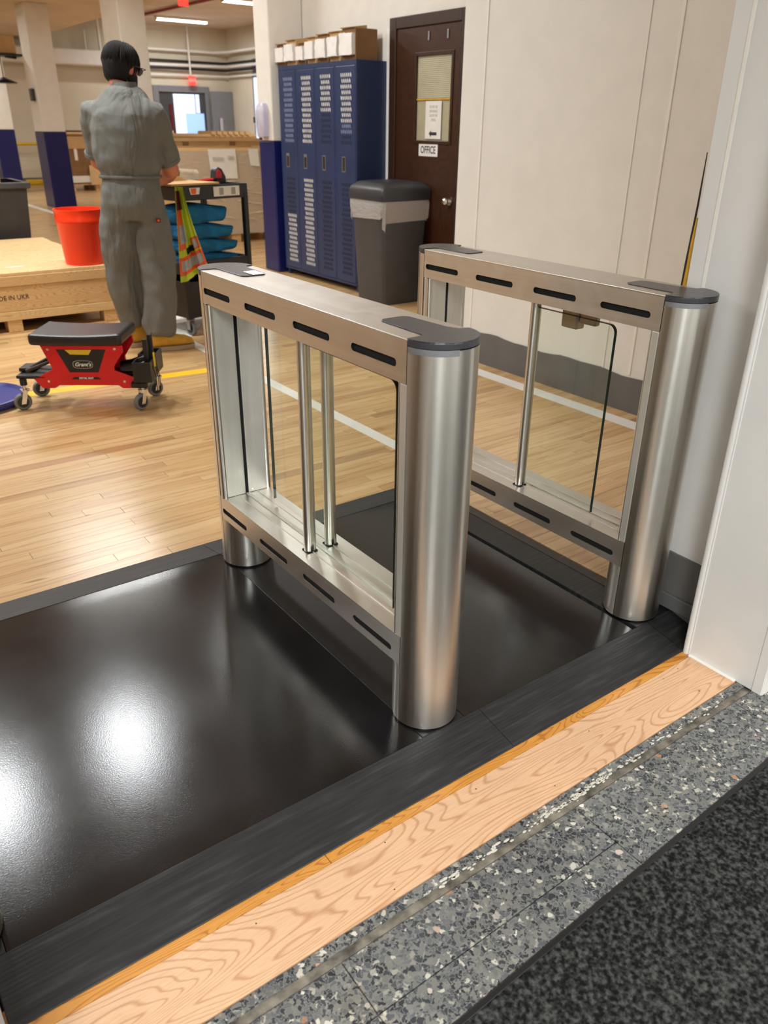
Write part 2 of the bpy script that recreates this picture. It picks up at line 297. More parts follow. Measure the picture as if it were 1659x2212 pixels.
# ------------------------------------------------------------------ mesh helpers
class MB:
    def __init__(s): s.bm = bmesh.new()
    def box(s, x0, x1, y0, y1, z0, z1):
        v = [s.bm.verts.new(p) for p in ((x0, y0, z0), (x1, y0, z0), (x1, y1, z0), (x0, y1, z0), (x0, y0, z1), (x1, y0, z1), (x1, y1, z1), (x0, y1, z1))]
        for f in ((0, 3, 2, 1), (4, 5, 6, 7), (0, 1, 5, 4), (1, 2, 6, 5), (2, 3, 7, 6), (3, 0, 4, 7)): s.bm.faces.new([v[i] for i in f])
        return s
    def hexa(s, b, t):
        v = [s.bm.verts.new(p) for p in list(b) + list(t)]
        for f in ((0, 3, 2, 1), (4, 5, 6, 7), (0, 1, 5, 4), (1, 2, 6, 5), (2, 3, 7, 6), (3, 0, 4, 7)): s.bm.faces.new([v[i] for i in f])
        return s
    def rings(s, rings, cap=True, close=True):
        R_ = [[s.bm.verts.new(p) for p in r] for r in rings]
        n = len(R_[0])
        for a, b in zip(R_, R_[1:]):
            for i in range(n if close else n - 1):
                j = (i + 1) % n; s.bm.faces.new((a[i], a[j], b[j], b[i]))
        if cap: s.bm.faces.new(list(reversed(R_[0]))); s.bm.faces.new(R_[-1])
        return s
    def tube(s, pts, r, seg=10, cap=True):
        pts = [Vector(p) for p in pts]; rs = r if isinstance(r, (list, tuple)) else [r] * len(pts)
        out = []; ref = None
        for i, p in enumerate(pts):
            d = (pts[min(i + 1, len(pts) - 1)] - pts[max(i - 1, 0)]).normalized()
            if ref is None: ref = Vector((0, 0, 1)) if abs(d.z) < .9 else Vector((1, 0, 0))
            u = (ref - d * ref.dot(d)).normalized(); ref = u; w = d.cross(u)
            k = rs[i] if isinstance(rs[i], (tuple, list)) else (rs[i], rs[i])
            out.append([p + u * cos(a) * k[0] + w * sin(a) * k[1] for a in [2 * pi * j / seg for j in range(seg)]])
        return s.rings(out, cap)
    def cyl(s, p0, p1, r0, r1=None, seg=24): return s.tube([p0, p1], [r0, r0 if r1 is None else r1], seg)
    def lathe(s, prof, c=(0, 0, 0), seg=32, cap=True):
        return s.rings([[Vector((c[0] + r * cos(2 * pi * j / seg), c[1] + r * sin(2 * pi * j / seg), c[2] + z)) for j in range(seg)] for r, z in prof], cap)
    def prism(s, poly, axis, a, b):
        def P(p, q):
            return {'x': (q, p[0], p[1]), 'y': (p[0], q, p[1]), 'z': (p[0], p[1], q)}[axis]
        return s.rings([[Vector(P(p, a)) for p in poly], [Vector(P(p, b)) for p in poly]])
    def ell(s, c, r, seg=20, rg=12, rot=None):
        o = []
        for i in range(1, rg):
            t = pi * i / rg; o.append([Vector((r[0] * sin(t) * cos(2 * pi * j / seg), r[1] * sin(t) * sin(2 * pi * j / seg), -r[2] * cos(t))) for j in range(seg)])
        if rot: o = [[rot @ p for p in q] for q in o]
        return s.rings([[p + Vector(c) for p in q] for q in o])
    def build(s, name, m, parent=None, smooth=False, bevel=0, bseg=2, sub=0, recalc=True):
        if recalc: bmesh.ops.recalc_face_normals(s.bm, faces=s.bm.faces)
        me = bpy.data.meshes.new(name); s.bm.to_mesh(me); s.bm.free()
        me.materials.append(M[m] if isinstance(m, str) else m)
        o = bpy.data.objects.new(name, me); COL.objects.link(o)
        if parent: o.parent = parent
        if smooth:
            for p in me.polygons: p.use_smooth = True
            try: me.set_sharp_from_angle(angle=radians(40))
            except Exception: pass
        if bevel:
            bv = o.modifiers.new('bevel', 'BEVEL'); bv.width = bevel; bv.segments = bseg; bv.limit_method = 'ANGLE'; bv.angle_limit = radians(35)
        if sub:
            sb = o.modifiers.new('sub', 'SUBSURF'); sb.levels = sub; sb.render_levels = sub
        return o
def box(name, m, d, parent=None, bevel=0, **k): return MB().box(*d).build(name, m, parent, bevel=bevel, **k)
def tag(o, label, cat, group=None, kind=None):
    o['label'] = label; o['category'] = cat
    if group: o['group'] = group
    if kind: o['kind'] = kind
    return o
def thing(name, label, cat, loc=(0, 0, 0), rz=0, group=None):
    o = bpy.data.objects.new(name, None); o.empty_display_size = .1; COL.objects.link(o)
    o.location = loc; o.rotation_euler = (0, 0, rz); return tag(o, label, cat, group)
def struct(o, label=None):
    o['kind'] = 'structure'
    if label: o['label'] = label; o['category'] = o.name.split('_')[0].split('.')[0]
    return o
def copy_tree(o, parent=None):
    c = o.copy(); COL.objects.link(c); c.parent = parent
    for ch in list(o.children): copy_tree(ch, c)
    return c
def text(s_, size, loc, rot, m, parent, name='lettering', bold=0., shear=0., xs=1., ext=.0004):
    cu = bpy.data.curves.new('t', 'FONT'); cu.body = s_; cu.size = size; cu.align_x = 'CENTER'; cu.align_y = 'CENTER'
    cu.extrude = ext; cu.offset = bold; cu.shear = shear; cu.resolution_u = 3
    t = bpy.data.objects.new('t', cu); COL.objects.link(t)
    bpy.context.view_layer.update()
    me = bpy.data.meshes.new_from_object(t.evaluated_get(bpy.context.evaluated_depsgraph_get()))
    bpy.data.objects.remove(t); me.materials.clear(); me.materials.append(M[m])
    o = bpy.data.objects.new(name, me); COL.objects.link(o); o.location = loc; o.rotation_euler = rot; o.scale = (xs, 1, 1)
    if parent: o.parent = parent
    return o
FACE_NX = (pi / 2, 0, -pi / 2)     # reads correctly on a surface that faces -X
FACE_NY = (pi / 2, 0, 0)           # on a surface that faces -Y

# ------------------------------------------------------------------ large structure
MZ = .03
XR0, XR1, YB, ZC = -6.0, 9.38, 20.0, 3.45
# hardwood floor: subfloor plus strips
floor = struct(MB().box(XR0, XR1, -.437, YB, -.06, -.012).build('floor', 'cardboard_d'), 'yellow maple strip floor of the large room beyond the turnstiles')
PW = .057
def plank_mesh(mb, x0, x1, y0, y1, z0=-.012, z1=0.0):
    g = .0006; mb.box(x0 + g, x1 - g, y0 + g, y1 - g, z0, z1 + random.uniform(-.0003, .0002))
def add_attr(me, nper, tones, shifts):
    a = me.attributes.new('tone', 'FLOAT', 'FACE'); b = me.attributes.new('shift', 'FLOAT_VECTOR', 'FACE')
    for i in range(len(me.polygons)):
        a.data[i].value = tones[i // nper]; b.data[i].vector = shifts[i // nper]
def tone(): return min(1, max(0, random.gauss(.52, .17)))
rows = []
y = .066
def runs(x0, x1):
    x = x0 - random.uniform(0, .5)
    while x < x1:
        L = random.choice((.35, .5, .6, .75, .9, 1.1, 1.3)); a, b_ = max(x, x0), min(x + L, x1)
        if b_ - a > .02: yield a, b_
        x += L
npl = 0
stuff = MB(); st, ss = [], []
while y < YB - .001:
    y1 = min(y + PW, YB)
    segs = []
    if y1 <= 1.10: xa, xb = .912, 2.33; indiv = True
    elif y < 1.14: xa, xb = .912, 2.33; indiv = True
    elif y < 2.45: xa, xb = -1.1, 2.33; indiv = True
    elif y < 5.0: xa, xb = -1.6, 2.6 if y > 2.66 else 2.33; indiv = False
    else: xa, xb = -2.0, XR1; indiv = False
    if y >= 2.66 and y < 6.6: xb = 3.27
    for a, b_ in runs(xa, xb):
        if indiv:
            mb = MB(); plank_mesh(mb, a, b_, y, y1); o = mb.build('plank', 'maple', floor)
            add_attr(o.data, 6, [tone()], [(random.uniform(0, 50), random.uniform(0, 50), random.uniform(0, 50))]); npl += 1
        else:
            plank_mesh(stuff, a, b_, y, y1); st.append(tone()); ss.append((random.uniform(0, 50), random.uniform(0, 50), random.uniform(0, 50)))
    y = y1
o = stuff.build('floor_strips', 'maple', floor, recalc=False); o['kind'] = 'stuff'; add_attr(o.data, 6, st, ss)
# tapes on floor
def strip(pts, w, m, name, parent=None, z=.0004):
    a, b_ = Vector(pts[0]), Vector(pts[1]); d = (b_ - a).normalized(); n = Vector((-d.y, d.x)) * w / 2
    mb = MB(); q = [a + n, a - n, b_ - n, b_ + n]
    mb.hexa([(p.x, p.y, z) for p in reversed(q)], [(p.x, p.y, z + .0006) for p in reversed(q)])
    return mb.build(name, m, parent)
strip(((1.055, 1.30), (1.055, 4.0)), .068, 'tape_white', 'floor_tape', floor)
strip(((1.02, 4.05), (1.62, 4.9)), .26, 'tape_white', 'floor_tape', floor, .001)
strip(((2.19, .30), (2.19, 2.66)), .095, 'tape_white', 'floor_tape', floor)
strip(((2.19, 2.66), (2.78, 6.6)), .08, 'tape_white', 'floor_tape', floor)
strip(((1.02, 3.13), (-.75, 3.32)), .092, 'tape_yellow', 'floor_tape', floor)
strip(((2.66, 12.6), (2.66, 17.5)), .10, 'tape_white', 'floor_tape', floor)

# room walls
wl = struct(box('wall_back', 'wall_far', (XR0, XR1, YB, YB + .1, 0, ZC)), 'cream painted back wall at the far end of the room')
box('wainscot', 'grey_base2', (XR0, 7.3, YB - .012, YB, 0, .13), wl)
struct(box('wall_left', 'wall_far', (XR0 - .1, XR0, -.437, YB, 0, ZC)), 'cream left wall of the large room')
fr = struct(box('wall_far_right', 'wall_far', (XR1, XR1 + .1, 6.6, YB, 0, ZC)), 'cream far right wall with a tall daylit window')
struct(box('wall_office', 'wall', (3.278, 3.42, 2.66, 6.6, 0, ZC)), 'off white wall behind the blue lockers and office door')
struct(box('wall_office_end', 'wall_far', (3.42, XR1, 6.5, 6.6, 0, ZC)))
struct(box('wall_front_left', 'wall', (XR0, -1.16, -.437, -.209, 0, ZC)))
# right wall beside the gates
wr = struct(box('wall_right', 'wall_frp', (2.335, 3.45, .07, 2.66, 0, ZC)), 'white panelled wall with grey wainscot behind the second turnstile')
mb = MB(); n = 36; ring0 = []
for i in range(n):
    a = .07 + (2.662 - .07) * i / n; b_ = .07 + (2.662 - .07) * (i + 1) / n
    f = lambda t: .186 + .006 * sin(t * 9) + .004 * sin(t * 23)
    mb.hexa([(2.327, a, 0), (2.336, a, 0), (2.336, b_, 0), (2.327, b_, 0)], [(2.327, a, f(a)), (2.336, a, f(a)), (2.336, b_, f(b_)), (2.327, b_, f(b_))])
mb.build('wainscot', 'grey_base', wr)
for yy in (2.475, 1.255): box('panel_joint', 'caulk', (2.331, 2.336, yy - .008, yy + .008, .19, ZC), wr, bevel=.002)
box('panel_joint', 'caulk', (2.331, 2.336, 1.42, 1.424, .19, ZC), wr)
# near strip of wall behind gate 2 + jamb
ws = struct(box('wall_strip', 'wall_cool', (.89, 2.34, -.215, .066, 0, 2.75)), 'pale grey wall strip right behind the second turnstile post')
mb = MB(); mb.rings([[Vector((.882, .066, 0)), Vector((.8905, .066, 0)), Vector((.8905, -.2155, 0)), Vector((.882, -.2155, 0))], [Vector((.882, .066, .214)), Vector((.8905, .066, .214)), Vector((.8905, -.2155, .207)), Vector((.882, -.2155, .207))]])
mb.build('wainscot', 'grey_base', ws)
box('rubber_base', 'grey_base2', (.872, .8825, -.2155, .066, .034, .082), ws, bevel=.003)
box('panel_joint', 'caulk', (.886, .891, .012, .022, .22, 2.75), ws, bevel=.002)
wj = struct(box('wall_jamb', 'wall_cool', (.773, 2.36, -.437, -.212, 0, 2.75)), 'pale doorway jamb at the right edge of the opening')
MB().tube([(.776, -.2125, 0), (.776, -.2125, 2.75)], .010, 12).build('corner_bead', 'wall_cool', wj, smooth=True)
box('corner_strip', 'wall_cool', (.7695, .7735, -.2245, -.2155, .0, 2.75), wj, bevel=.0015)
box('corner_strip', 'wall_cool', (.7695, .7735, -.4385, -.412, .0, 2.75), wj, bevel=.0015)
box('caulk_line', 'caulk', (.762, .773, -.366, -.226, .0, .005), wj, bevel=.001)
box('corner_strip', 'white', (.773, .835, -.4405, -.4365, .0, 2.75), wj, bevel=.001)
struct(box('wall_jamb_left', 'wall_cool', (-1.17, -1.015, -.437, -.209, 0, 2.75)), 'pale left jamb of the doorway in the bottom left corner')
struct(box('wall_lintel', 'wall_cool', (-1.17, 2.34, -.437, .066, 2.75, ZC)))
# crack with cable and shim
cr = thing('cable_gap', 'black cable and yellow timber showing in the split at the wall corner', 'cable', (.889, .068, 0))
MB().tube([(0, .004, 1.27), (.002, .006, 1.15), (.0, .010, 1.0), (.003, .013, .9), (.0, .016, .7), (0, .018, .5)], [.0012, .0026, .0034, .0034, .0036, .0036], 8).build('cable', 'black', cr, smooth=True)
mb = MB(); mb.rings([[Vector((-.001, .001, z)), Vector((-.001, .001 + w, z)), Vector((.006, .001 + w, z)), Vector((.006, .001, z))] for z, w in ((.5, .015), (.9, .010), (1.0, .008), (1.12, .0015))])
mb.build('timber_shim', 'yellow_d', cr)
# ceiling
ce = struct(box('ceiling', 'ceil', (XR0, XR1, -.44, YB, ZC, ZC + .1)), 'beige ceiling of the large room')
cb = tag(box('ceiling_beam', 'ceil', (2.4, 4.55, 7.2, YB, 2.98, ZC)), 'wide beige dropped soffit running over the row of columns', 'beam')
# entrance hall
struct(box('ceiling_entrance', 'white', (-4.5, 4.0, -4.6, -.437, 2.8, 2.9)))
struct(box('wall_entrance_back', 'wall', (-4.5, 4.0, -4.7, -4.6, 0, 2.8)))
struct(box('wall_entrance_left', 'wall', (-4.6, -4.5, -4.6, -.437, 0, 2.8)))
struct(box('wall_entrance_right', 'wall', (4.0, 4.1, -4.6, -.437, 0, 2.8)))
struct(box('wall_entrance_front', 'wall', (2.3, 4.1, -.437, -.3, 0, 2.8)))
struct(box('wall_entrance_front_left', 'wall', (-4.6, -1.17, -.445, -.437, 0, 2.8)))

# threshold boards
tb = struct(box('trim_1', 'dark', (-1.016, .774, -.437, .07, -.03, -.010)), 'dark bed of the wooden doorway threshold')
x = -1.016
for L, in ((.60,), (.745,), (.447,)):
    box('old_board', 'old_oak', (x + .0006, min(x + L, .7725) - .0006, -.2285, -.16, -.010, .0012), tb, bevel=.001); x += L
ob = box('oak_board', 'oak', (-1.016, .7705, -.3675, -.2295, -.010, .0018), tb, bevel=.0012)
ob['label'] = 'pale raw oak board with cathedral grain'
# nail dots
mb = MB()
for (px_, py_) in ((-.30, -.25), (.62, -.25), (.655, -.335), (.3, -.27), (-.05, -.25), (-.6, -.26), (.1, -.345), (-.35, -.35), (.69, -.245)):
    mb.cyl((px_, py_, .0016), (px_, py_, .0021), .0016, seg=8)
mb.build('nail_heads', 'print', tb)['kind'] = 'stuff'
# terrazzo slabs
te = struct(box('floor_entrance', 'grout', (-4.5, 4.0, -4.6, -.36, -.06, -.006)), 'grey speckled terrazzo floor in front of the doorway')
def slab(x0, x1, y0, y1): box('slab', 'terrazzo', (x0 + .0011, x1 - .0011, y0 + .0011, y1 - .0011, -.006, 0), te, bevel=.0009, bseg=1)
slab(-1.3, -.13, -.393, -.3685); slab(-.13, .31, -.393, -.3685); slab(.31, .774, -.393, -.3685)
for a, b_ in ((-2.6, -1.42), (-1.42, -.513), (-.513, .09), (.09, .69), (.69, 1.7)):
    if a == -1.42: slab(a, b_, -.524, -.412); slab(a, b_, -1.2, -.524)
    elif a == -.513: slab(a, b_, -.524, -.412); slab(a, b_, -1.2, -.524)
    else: slab(a, b_, -1.2, -.412)
for i in range(-4, 4):
    for j in range(3): slab(i * 1.0, i * 1.0 + 1.0, -1.2 - (j + 1) * 1.1, -1.2 - j * 1.1)
# rough white crumbs along the groove
mb = MB()
for i in range(170):
    t = random.uniform(-.3, .66); 
    if random.random() < .4: t = random.uniform(.0, .22)
    yy = -.391 + random.gauss(0, .005); r_ = random.uniform(.0012, .0032)
    mb.ell((t, yy, .0006), (r_ * random.uniform(1.5, 3.4), r_, .0012), 6, 4)
mb.build('plaster_crumbs', mat('plaster_crumb', (196, 190, 176), .8), te)['kind'] = 'stuff'
# carpet
cp = tag(MB().box(-3.2, 3.4, -3.6, -.605, 0.0, .006).build('carpet_mat', 'carpet', bevel=.003), 'charcoal textured entrance carpet in the bottom right corner', 'carpet')
cp.rotation_euler = (0, 0, radians(1.9)); cp.location = (0, .0, 0)
box('edge_binding', 'black', (-3.2, 3.4, -.607, -.594, 0.0, .005), cp, bevel=.002)

# ------------------------------------------------------------------ rubber platform
pf = thing('rubber_platform', 'glossy black rubber floor platform with sloping edges under the turnstiles', 'floor mat', (0, 0, 0))
def mat_panel(x0, x1, y0, y1, m='rubber'):
    # top surface that curls very slightly down at the long edges
    mb = MB(); N = 30
    prof = []
    for i in range(N + 1):
        t = y0 + (y1 - y0) * i / N; e = min(t - y0, y1 - t); prof.append((t, MZ - .0016 * math.exp(-e / .012)))
    e_ = [(y0, 0.0)] + prof + [(y1, 0.0)]
    mb.rings([[Vector((xx, p[0], p[1])) for p in e_] for xx in (x0, x1)])
    return mb.build('mat_panel', m, pf, smooth=True)
mat_panel(-.984, -.066, -.0765, 1.003); mat_panel(.066, .706, -.0765, 1.003)
for c in (0, .79):
    box('cable_channel', 'black' if c == 0 else 'ramp', (c - .0645, min(c + .0645, .8255) if c == 0 else .8255, -.0765, 1.003, 0, MZ - .0008), pf, bevel=.0012)
if True:
    c = -1.05; box('cable_channel', 'black', (-1.115, -.9855, -.0765, 1.003, 0, MZ - .0008), pf, bevel=.0012)
box('cable_channel', 'black', (.827, .8865, -.0765, .066, 0, MZ - .0008), pf, bevel=.001)
mat_panel(-2.0, -1.117, 0, 1.003)
def xramp(x0, x1, y0, y1, near=True):
    mb = MB(); a, b_ = (y0, y1) if near else (y1, y0)   # a: low edge
    mb.rings([[Vector((xx, a, 0)), Vector((xx, a, .003)), Vector((xx, b_, MZ)), Vector((xx, b_, 0))] for xx in (x0, x1)])
    return mb.build('edge_ramp', 'ramp', pf, bevel=.0015)
for a, b_ in ((-1.012, .112), (.113, .771)): xramp(a, b_, -.2045, -.0775)
# extra strip under the wall behind the jamb
mb = MB(); mb.rings([[Vector((xx, -.2045, 0)), Vector((xx, -.2045, .003)), Vector((xx, -.0775, MZ)), Vector((xx, -.0775, 0))] for xx in (.772, .881)]); mb.build('edge_ramp', 'ramp', pf)
for a, b_ in ((-2.0, -1.09), (-1.089, -.072), (-.071, .07), (.071, .706), (.707, .8255)): xramp(a, b_, 1.004, 1.147, False)
# right side ramp with mitred far corner
mb = MB(); mb.hexa([(.8265, .067, 0), (.905, .067, 0), (.905, 1.147, 0), (.8265, 1.147, 0)], [(.8265, .067, MZ), (.905, .067, .002), (.905, 1.147, .002), (.8265, 1.004, MZ)])
mb.build('edge_ramp', 'ramp', pf)

# ------------------------------------------------------------------ turnstile gates
GR, GL, GH = .0786, .937, .927       # radius, length, height above the mat
def slotted(mb, x, thick, y0, y1, z0, z1, slots, r):
    bm = bmesh.new(); es = []
    def loop(pts):
        vs = [bm.verts.new((x, p[0], p[1])) for p in pts]
        for i in range(len(vs)): es.append(bm.edges.new((vs[i], vs[(i + 1) % len(vs)])))
    loop([(y0, z0), (y1, z0), (y1, z1), (y0, z1)])
    for a, b_, zc in slots:
        pts = [(b_ - r + r * cos(t), zc + r * sin(t)) for t in [(-pi / 2) + pi * k / 8 for k in range(9)]] + [(a + r - r * cos(t), zc - r * sin(t)) for t in [(-pi / 2) + pi * k / 8 for k in range(9)]]
        loop(pts)
    bmesh.ops.triangle_fill(bm, use_beauty=True, use_dissolve=False, edges=es)
    r_ = bmesh.ops.extrude_face_region(bm, geom=bm.faces[:])
    for v in r_['geom']:
        if isinstance(v, bmesh.types.BMVert): v.co.x += thick
    me = bpy.data.meshes.new('t'); bm.to_mesh(me); bm.free(); mb.bm.from_mesh(me); bpy.data.meshes.remove(me)
SLOTS = [(.034, .193), (.277, .436), (.520, .681), (.765, .927)]
def gate(loc, label, group, wings):
    g = thing('turnstile_gate', label, 'turnstile', loc, 0, group)
    r, L, H = GR, GL, GH
    def arc(cx, cy, a0, a1, n=26, rr=r): return [(cx + rr * cos(a0 + (a1 - a0) * k / n), cy + rr * sin(a0 + (a1 - a0) * k / n)) for k in range(n + 1)]
    for nm, cy, s in (('front_post', 0, -1), ('rear_post', L, 1)):
        a = arc(0, cy + s * .001, 0, s * pi)
        if s < 0: a = list(reversed(a)); a = list(reversed(a))
        MB().prism(a, 'z', .006, H - .014).build(nm, 'steel_post', g, smooth=True)
        b_ = arc(0, cy - s * .001, 0, -s * pi, rr=r - .0004)
        MB().prism(b_, 'z', .006, .166).build('post_inner_shell', 'steel_post', g, smooth=True)
        MB().lathe([(r - .006, .0005), (r + .001, .0005), (r + .001, .006), (r - .006, .006)], (0, cy, 0), 40).build('base_ring', 'black_gloss', g, smooth=True)
        MB().box(-r + .003, r - .003, cy - .0015, cy + .0015, .006, H - .02).build('seam', 'dark', g)
    # inner jambs in the window opening
    for cy0, cy1 in ((.0015, .026), (L - .034, L - .0015)):
        for a, b_ in ((-r + .001, -.006), (.004, r - .001)):
            box('window_jamb', 'steel_lt', (a, b_, cy0, cy1, .244, .838), g, bevel=.0025)
        box('glass_channel', 'dark', (-.0065, .0045, cy0 + .003, cy1 - .001, .244, .838), g)
    # rounded jamb edge on the passage side
    for a in (-r + .0045, r - .0045):
        MB().cyl((a, .0235, .244), (a, .0235, .838), .0044, seg=12).build('window_bead', 'steel_post', g, smooth=True)
        MB().cyl((a, L - .0265, .244), (a, L - .0265, .838), .0100, seg=12).build('window_bead', 'steel_post', g, smooth=True)
    for nm, z0, z1, zc in (('upper_rail', .838, H - .004, .874), ('lower_rail', .167, .244, .196)):
        rail = MB()
        slotted(rail, -r, .0018, .0012, L - .0012, z0, z1, [(a, b_, zc) for a, b_ in SLOTS], .0085)
        slotted(rail, r - .0018, .0018, .0012, L - .0012, z0, z1, [(a, b_, zc) for a, b_ in SLOTS], .0085)
        rail.box(-r + .0019, r - .0019, .0012, L - .0012, z0, z0 + .002)
        if nm == 'lower_rail': rail.box(-r + .0019, r - .0019, .0012, L - .0012, z1 - .002, z1)
        ro = rail.build(nm, 'steel', g)
        box('slot_lining', 'dark', (-r + .006, r - .006, .01, L - .01, z0 + .003, z1 - .003), ro)  # near-black block paints the shaded hollow behind the slots
    # sill details: glass guide ridges
    box('glass_guide', 'steel_lt', (-.006, .006, .027, L - .035, .244, .2475), g, bevel=.001)
    box('glass_guide', 'steel_lt', (-.034, -.0315, .027, L - .035, .244, .2465), g)
    box('glass_guide', 'steel_lt', (.0315, .034, .027, L - .035, .244, .2465), g)
    top = box('top_plate', 'steel', (-r, r, -.002, L + .002, H - .004, H), g, bevel=.0012)
    # end caps: round nose with a tongue lying on the top plate
    for s, cy in ((-1, 0), (1, L)):
        P_ = [(r * 1.012 * cos(t), cy + s * r * 1.012 * sin(t)) for t in [pi * k / 28 for k in range(29)]]
        in_ = [(-r, cy - s * .002), (-.040, cy - s * .004), (-.034, cy - s * .014), (-.031, cy - s * .150), (-.020, cy - s * .162), (.030, cy - s * .162), (.042, cy - s * .150), (.048, cy - s * .035), (.058, cy - s * .010), (r, cy - s * .004)]
        capo = MB(); poly = P_ + in_
        if s > 0: poly = list(reversed(poly))
        capo.prism(P_ if s < 0 else list(reversed(P_)), 'z', H - .012, H + .0005)
        capo.prism(poly, 'z', H + .0004, H + .0026)
        capo.build('end_cap', 'capgrey', g, smooth=False, bevel=.0012)
    ind = MB(); a0, a1 = -pi * .99, -pi * .56
    ind.rings([[Vector((rr * cos(t), rr * sin(t), z)) for rr, z in ((r + .0004, H - .0245), (r + .0014, H - .0245), (r + .0014, H - .0125), (r + .0004, H - .0125))] for t in [a0 + (a1 - a0) * k / 16 for k in range(17)]])
    ind.build('status_window', 'silver', g, smooth=True)
    # screws
    for (sx, sy, sz) in ((.0, L - .0345, .822), (.0, L - .0345, .255)):
        MB().cyl((sx + .016, sy - .001, sz), (sx + .016, sy + .004, sz), .003, seg=10).build('screw', 'chrome', g)
    for (gx, y_pole, y_free) in wings:
        wg = MB(); th = .009; z0, z1, rc = .262, .818, .022
        ylo, yhi = min(y_pole, y_free), max(y_pole, y_free)
        def outline(i):
            a, b_, c, d = ylo + (0 if y_free > y_pole else i), yhi - (i if y_free > y_pole else 0), z0 + i, z1 - i
            q = []
            if y_free < y_pole:
                q = [(b_, c), (b_, d)] + [(a + rc - rc * sin(t), d - rc + rc * cos(t)) for t in [pi / 2 * k / 6 for k in range(7)]] + [(a, c)]
            else:
                q = [(a, c), (a, d)] + [(b_ - rc + rc * sin(t), d - rc + rc * cos(t)) for t in [pi / 2 * k / 6 for k in range(7)]] + [(b_, c)]
            return q
        wl_ = MB().prism(outline(.0018), 'x', gx - th / 2, gx + th / 2).build('glass_wing', 'glass', g)
        ed = MB(); A_, B_ = outline(0.0), outline(.0017)
        ring = [[Vector((gx - th / 2, a[0], a[1])), Vector((gx + th / 2, a[0], a[1])), Vector((gx + th / 2, b_[0], b_[1])), Vector((gx - th / 2, b_[0], b_[1]))] for a, b_ in zip(A_[1:], B_[1:])]
        ed.rings(ring); ed.build('glass_edge', 'glass_edge', wl_)
        for dx in (-1, 1):
            rr = .0125; pts = [(gx + dx * .0047 + dx * rr * cos(t), y_pole + rr * sin(t)) for t in [-pi / 2 + pi * k / 12 for k in range(13)]]
            if dx < 0: pts = list(reversed(pts))
            MB().prism(pts, 'z', .247, .842).build('clamp_pole', 'steel_post', g, smooth=True)
        box('pole_foot', 'dark', (gx - .016, gx + .016, y_pole - .014, y_pole + .016, .2445, .247), g)
        MB().cyl((gx - .016, y_pole, .262), (gx - .0148, y_pole, .262), .0025, seg=10).build('screw', 'dark', g)
    # fixed inner pane near the rear
    return g
g1 = gate((0, 0, MZ), 'nearest stainless steel turnstile gate with two glass wings, middle of the black platform', 'turnstile gates', [(-.033, .470, .085), (.033, .470, .785)])
g2 = gate((.79, 0, MZ), 'second stainless steel turnstile gate with one glass wing, beside the pale wall', 'turnstile gates', [(-.033, .460, .165)])
g3 = gate((-1.053, 0, MZ), 'turnstile gate whose steel post foot just shows at the left edge', 'turnstile gates', [(.033, .470, .785)])
hb = MB(); hb.box(-.006, .030, .325, .385, .770, .8385); hb.box(-.002, .020, .262, .322, .790, .8385); hb.build('hinge_bracket', 'bronze', g2, bevel=.006)
for yy in (.805, .195): MB().cyl((.79 - .79 + .03, yy, .812), (.034, yy, .812), .0035, seg=10).build('screw', 'dark', g2)
box('reader_lens', 'chrome', (.0, .035, .775, .835, GH + .003, GH + .004), g1, bevel=.001)

# ------------------------------------------------------------------ office door, on the wall x = 3.278
WX = 3.278
dr = struct(thing('door_1', 'dark stained wooden office door with half window', 'door', (WX, 0, 0)))
del dr['category']
Y0, Y1, DT = 3.70, 4.604, 2.068
mb = MB(); mb.box(-.03, .02, Y1 - .085, Y1, 0, DT); mb.box(-.03, .02, Y0, Y0 + .05, 0, DT); mb.box(-.03, .02, Y0 + .05, Y1 - .085, DT - .08, DT)
mb.build('door_frame', 'frame_wood', dr, bevel=.006)
wy0, wy1, wz0, wz1 = 3.84, 4.262, 1.215, 1.80
leaf = MB(); ly0, ly1 = Y0 + .053, Y1 - .088
leaf.box(-.018, .012, ly0, wy0, .01, DT - .083); leaf.box(-.018, .012, wy1, ly1, .01, DT - .083)
leaf.box(-.018, .012, wy0, wy1, .01, wz0); leaf.box(-.018, .012, wy0, wy1, wz1, DT - .083)
lf = leaf.build('door_leaf', 'door_wood', dr)
fm = MB()
for a, b_, c, d in ((wy0 - .018, wy0 + .006, wz0 - .02, wz1 + .02), (wy1 - .006, wy1 + .018, wz0 - .02, wz1 + .02)): fm.box(-.026, -.0175, a, b_, c, d)
for c, d in ((wz0 - .02, wz0 + .006), (wz1 - .006, wz1 + .02)): fm.box(-.026, -.0175, wy0 + .006, wy1 - .006, c, d)
fm.build('window_moulding', 'door_wood', dr, bevel=.004)
box('window_blind', 'blind', (-.006, .004, wy0, wy1, wz0, wz1), dr)
mb = MB()
for k in range(22): mb.box(-.0085, -.006, wy0 + .004, wy1 - .004, 1.515 + k * .0128, 1.5235 + k * .0128)
mb.build('blind_slats', mat('pale_blind', (206, 190, 170), .6), dr)['kind'] = 'stuff'
box('blind_rail', 'yellow_d', (-.016, -.006, wy0 + .003, wy1 - .003, 1.497, 1.510), dr, bevel=.003)
box('window_pane', 'glass', (-.0135, -.0105, wy0 + .001, wy1 - .001, wz0 + .001, wz1 - .001), dr)
pp = tag(box('paper_notice', 'paper', (WX - .0155, WX - .0145, 3.950, 4.140, 1.232, 1.492)), 'white paper notice with arrow taped inside the office door window', 'notice')
for k, w in enumerate((.115, .105, .105, .10)):
    t_ = ('PLEASE USE', 'ENTRANCE', 'DOOR FOR', 'OFFICE')[k]
    text(t_, .026, (WX - .0157, 4.043, 1.452 - k * .030), FACE_NX, 'ink_grey', pp, xs=.72)
